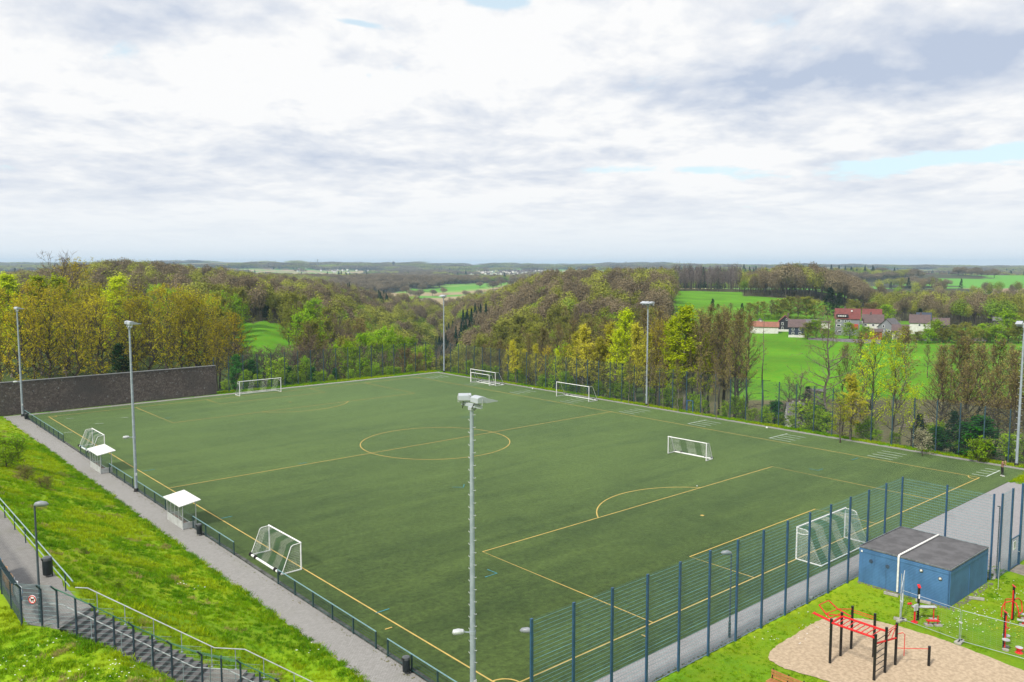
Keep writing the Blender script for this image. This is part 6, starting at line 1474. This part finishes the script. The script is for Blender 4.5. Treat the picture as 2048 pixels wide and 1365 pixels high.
house(1856, 308, 690, 7, 4.5, 1.3, 1.2, 'low white building half hidden behind the bushes right of the garages', plaster, r_grey)
house(1958, 306, 690, 6, 4.5, 1.7, .9, 'low pale building behind the bushes at the right of the meadow', plaster, r_grey)
t, ro = house(1597, 146, 846, 2.9, 4.4, 1.3, 2.0, 'small grey-roofed house standing low behind the fence', plaster, r_grey, wins=((.8, .8, .6, .6),), rz=.15, over=.15)
for u in (-.2, .9): MB().box((u-.15, .2, 3.45), (.4, .35, .5)).build('chimney', concrete, ro)
house(1640, 172, 796, 2.8, 2.5, 1.3, .3, 'low flat-roofed shed at the meadow edge', w_grey, r_grey, cat='shed')
lg = thing('log_pile', (*XY(1862, 150), gh(*XY(1862, 150))), 'heap of pale cut logs and branches at the meadow edge', 'log pile')
lm = mat('cut_logs', (.26, .22, .19), .9, (.16, .13, .11), 4)
for k in range(34): a = random.uniform(0, PI); c = np.array([random.gauss(0, 2.4), random.gauss(0, .9), random.uniform(.1, 1.2)]); d = np.array([math.cos(a), math.sin(a), random.uniform(-.15, .25)])*random.uniform(.8, 2.1); MB().tube(c-d, c+d, random.uniform(.05, .14), n=5).build('log', lm, lg)
# distant settlement roofs, pylons and towers
fv = MB(); fr2 = random.Random(5)
for (px, dep, n, sp) in ((1012, 3000, 60, 90), (1050, 3300, 50, 80), (1945, 2300, 90, 90), (1985, 2500, 70, 90), (425, 2600, 40, 90), (1320, 5200, 30, 160), (700, 3600, 30, 160), (1825, 2100, 20, 60), (30, 3800, 40, 150)):
    for k in range(n):
        x, y = XY(px+fr2.gauss(0, sp*.45), dep+fr2.gauss(0, 160)); z = gh(x, y); s = fr2.uniform(6, 13); a = fr2.uniform(0, PI)
        fv.k = 0; fv.box((x, y, z+3), (s, 9, 8), a); fv.k = 1; fv.box((x, y, z+8), (s+1, 7, 3.5), a)
tag(fv.build('distant_houses', [plaster, r_brown], None, kind='stuff'), 'tiny pale houses of far villages below the horizon')
pyl_m = mat('pylon_steel', (.16, .17, .19), .6)
def pylon(px, dep, top, label):
    x, y = XY(px, dep); z = gh(x, y)-2; h = ZY(top, dep)-z; t = thing('pylon', (x, y, z), label, 'pylon', 'power pylons on the horizon', -YAW)
    b = h*.10; mb = MB()
    for sx in (-1, 1):
        for sy in (-1, 1): mb.bar((sx*b, sy*b, 0), (sx*b*.12, sy*b*.12, h), h*.012)
    for k in range(8): f = k/8; g = (k+1)/8; w0 = b*(1-.88*f); w1 = b*(1-.88*g); mb.bar((-w0, -w0, h*f), (w1, -w1, h*g), h*.008); mb.bar((w0, -w0, h*f), (-w1, -w1, h*g), h*.008)
    mb.build('tower', pyl_m, t)
    for f, w in ((.95, .16), (.82, .24), (.69, .20)): MB().bar((-w*h, 0, h*f), (w*h, 0, h*f), h*.014).build('cross_arm', pyl_m, t)
pylon(553, 4300, 521, 'smaller power pylon on the horizon, left of the tallest'); pylon(637, 4000, 519, 'tallest power pylon on the left horizon'); pylon(476, 4600, 524, 'faint small power pylon at the far left horizon'); pylon(1085, 5200, 525, 'distant power pylon in the middle of the horizon')
wt = thing('water_tower', (*XY(788, 4200), gh(*XY(788, 4200))), 'dark tower standing on the horizon above the valley', 'tower'); MB().lathe([(4.5, -4), (4.5, 24), (7, 26), (7, 34), (4, 36)], 12).build('tower_body', slate_d, wt)
wt = thing('mast_tower', (*XY(1251, 6800), gh(*XY(1251, 6800))), 'pale mushroom-shaped tower far on the horizon', 'tower'); MB().lathe([(3, -4), (3, 30), (11, 34), (11, 38), (3, 40), (2, 46)], 12).build('tower_body', w_grey, wt)

# ------------------------------------------------------------------ grass, daisies, leaves on the ground
def tuft(seed, n, h, sp, m):
    r = np.random.default_rng(seed); P0 = np.c_[r.normal(0, sp, (n, 2)), np.zeros(n)]; a = r.uniform(0, 2*PI, n); l = r.uniform(.1, .8, n); P1 = P0+np.c_[np.cos(a)*l*h, np.sin(a)*l*h, h*r.uniform(.45, 1.1, n)]
    V, F = ribbons(P0, P1, .028, r); return arr_mesh('tuft', V, F, [m])
g1 = leafmat('grass_green', (.15, .31, .006), (.21, .36, .008), .35); g2 = leafmat('grass_yellow', (.27, .39, .007), (.32, .41, .012), .35); g3 = leafmat('grass_straw', (.36, .31, .12), (.28, .25, .08), .3); g4 = leafmat('grass_dark', (.09, .23, .006), (.13, .28, .008), .3)
TUFTS = [tuft(s, 26, .20, .10, m) for s, m in ((1, g1), (2, g1), (3, g2), (4, g2), (5, g3), (6, g4), (7, g4))]
def grass():
    r = np.random.default_rng(5); pts = []
    def area(x0, x1, y0, y1, dens):
        n = int((x1-x0)*(y1-y0)*dens); return np.c_[r.uniform(x0, x1, n), r.uniform(y0, y1, n)]
    sl_ = area(-48.4, -36.95, -50, 30, 17); sl2 = area(-48.4, -36.95, 30, 55, 5); bl_ = area(-58, -40, -60, -25, 17); lw = area(-34, 6, -72, -55.3, 13); lw2 = area(3, 20, -70, -61.9, 6); v1 = area(39.95, 41.3, -60, 54, 16); v2 = area(-5.4, 41, 54.9, 57.6, 12); v3 = area(32.5, 40, -62, -53.1, 14)
    P = np.concatenate([sl_, sl2, bl_, lw, lw2, v1, v2, v3]); src = np.concatenate([np.full(len(a), i) for i, a in enumerate((sl_, sl2, bl_, lw, lw2, v1, v2, v3))])
    x, y = P.T; ok = np.ones(len(P), bool)
    dx, dy = x-ST0[0], y-ST0[1]; s = dx*STD[0]+dy*STD[1]; w = dx*STN[0]+dy*STN[1]
    ok &= ~((s > -.5) & (s < 14) & (np.abs(w) < 1.08)); ok &= ~((x > -51.25) & (x < -48.7) & (y > -39.3-(x+50)*.0)); ok &= ~((src == 2) & (w > 1.0)); ok &= ~((src == 2) & (x > -37.1)); ok &= ~((src == 0) & (w < -1.05) & (y < -38))
    ok &= ~((s < .3) & (s > -2.2) & (w > -1.2) & (w < 1.1))
    ok &= ~in_poly(x, y, sand_pts); ok &= ~((x > -4.6) & (x < 2.4) & (y > -62) & (y < -55.3)); ok &= ~((x > 4.4) & (x < 8.5) & (y > -66.5) & (y < -61.7)); ok &= ~((src == 3) & (x < -33.9)); 
    bare = fbm(x/2.2, y/2.2, 41, 3); ok &= ~((src == 3) & (x > -11) & (bare > .60))
    x, y, src = x[ok], y[ok], src[ok]; z = ground_h(x, y); n = fbm(x/3.2, y/3.2, 33, 3); q = r.uniform(size=len(x)); big = fbm(x/1.3, y/1.3, 36, 2)
    idx = np.where(n > .56, np.where(q < .75, 2, 3), np.where(n < .35, np.where(q < .55, 5, 6), np.where(q < .5, 0, 1))); idx = np.where(q > .93, 3, idx); straw = (fbm(x/1.7, y/1.7, 45, 3) > .71) & (src <= 2) & (q < .6); idx = np.where(straw, 4, idx); edge = (src == 0) & (x > -38.0); idx = np.where(edge & (q < .8), np.where(q < .4, 0, 5), idx)
    sc = r.uniform(.55, 1.05, len(x))*(.55+.6*big)*np.select([src == 3, src == 4, src >= 5], [.62, .7, 1.3], 1.05); sc = np.where(edge, sc*1.25, sc)
    print('grass', len(x))
    scatter('grass', np.c_[x, y, z-.02], TUFTS, idx, np.c_[0*x, 0*x, r.uniform(0, 6.28, len(x))], np.c_[sc*1.2, sc*1.2, sc], 'rough yellow-green spring grass on the slope, lawn and verges')
grass()
dz = MB(); rd = random.Random(3)
def daisies(x0, x1, y0, y1, n, s=.035):
    cx = [(rd.uniform(x0, x1), rd.uniform(y0, y1)) for _ in range(max(n//6, 1))]
    for k in range(n):
        c = rd.choice(cx); x = c[0]+rd.gauss(0, .5); y = c[1]+rd.gauss(0, .5)
        if -51.2 < x < -48.5 and y > -40: continue
        dz.lathe([(s*.3, 0), (s*rd.uniform(.7, 1.3), .012)], 6, (x, y, gh(x, y)+.10))
daisies(-55, -49, -50, -41, 130, .028); daisies(-18, -9, -58.5, -55.8, 40, .03); daisies(-8, 3, -69, -62, 200, .035); daisies(-46, -38, -44, -20, 14, .04)
tag(dz.build('daisies', white_paint, None, kind='stuff'), 'scattered white daisies in the lawn and slope grass')
yd = MB()
for k in range(60): x, y = rd.uniform(-6, -1), rd.uniform(-68, -64); yd.lathe([(.01, 0), (.035, .012)], 6, (x, y, .11))
tag(yd.build('dandelions', mat('dandelion', (.70, .55, .05), .8), None, kind='stuff'), 'yellow dandelions around the exercise machines')
lv = MB()
for k in range(900):
    if k % 3 == 0: x, y = -34.95+rd.gauss(0, .12), rd.uniform(-52, 53)
    elif k % 3 == 1: x, y = rd.uniform(-33, -4.5), -55.1+abs(rd.gauss(0, .10))
    else: x, y = -36.9+abs(rd.gauss(0, .15)), rd.uniform(-55, 53)
    s = rd.uniform(.03, .09); lv.box((x, y, .006), (s, s*.7, .015), rd.random()*3)
tag(lv.build('leaf_litter', mat('leaf_litter', (.16, .13, .04), .9, (.10, .12, .03), 2, world=True), None, kind='stuff'), 'brown leaves and moss along the path edges')
for (x, y, s, lab) in ((-9.6, -55.05, .28, 'crumpled white paper at the foot of the blue fence'), (38.6, -22.0, .3, 'white litter on the far path by the fence'), (38.4, 24.2, .35, 'white bag on the far path near the goals'), (7.5, -33.5, .12, 'small white ball-like litter on the turf in the far penalty area')):
    r_ = np.random.default_rng(int(abs(x)*10)); v = r_.normal(size=(14, 3)); v /= np.linalg.norm(v, axis=1, keepdims=True); bm = bmesh.new(); [bm.verts.new(p*s*.5*(.6+.6*r_.random())) for p in v]; bmesh.ops.convex_hull(bm, input=bm.verts); me = bpy.data.meshes.new('litter'); bm.to_mesh(me); bm.free(); me.materials.append(white_paint)
    tag(link('litter', me, None, (x, y, s*.3)), lab, 'litter')

# ------------------------------------------------------------------ air
def air():
    m = bpy.data.materials.new('haze_air'); m.use_nodes = True; m.node_tree.nodes.clear(); T = NT(m.node_tree)
    out = T.new('ShaderNodeOutputMaterial'); v = T.new('ShaderNodeVolumePrincipled'); T.l.new(v.outputs[0], out.inputs['Volume'])
    v.inputs['Color'].default_value = (.56, .78, 1.0, 1); v.inputs['Density'].default_value = HAZE; v.inputs['Density Attribute'].default_value = ''; v.inputs['Anisotropy'].default_value = 0
    o = MB().box((0, 0, -12), (24200, 24200, 224)).build('haze', m, None, kind='stuff'); tag(o, 'pale blue air that veils the far hills')
    m.cycles.homogeneous_volume = True; o.display_type = 'WIRE'
HAZE = 1.1e-4
air()
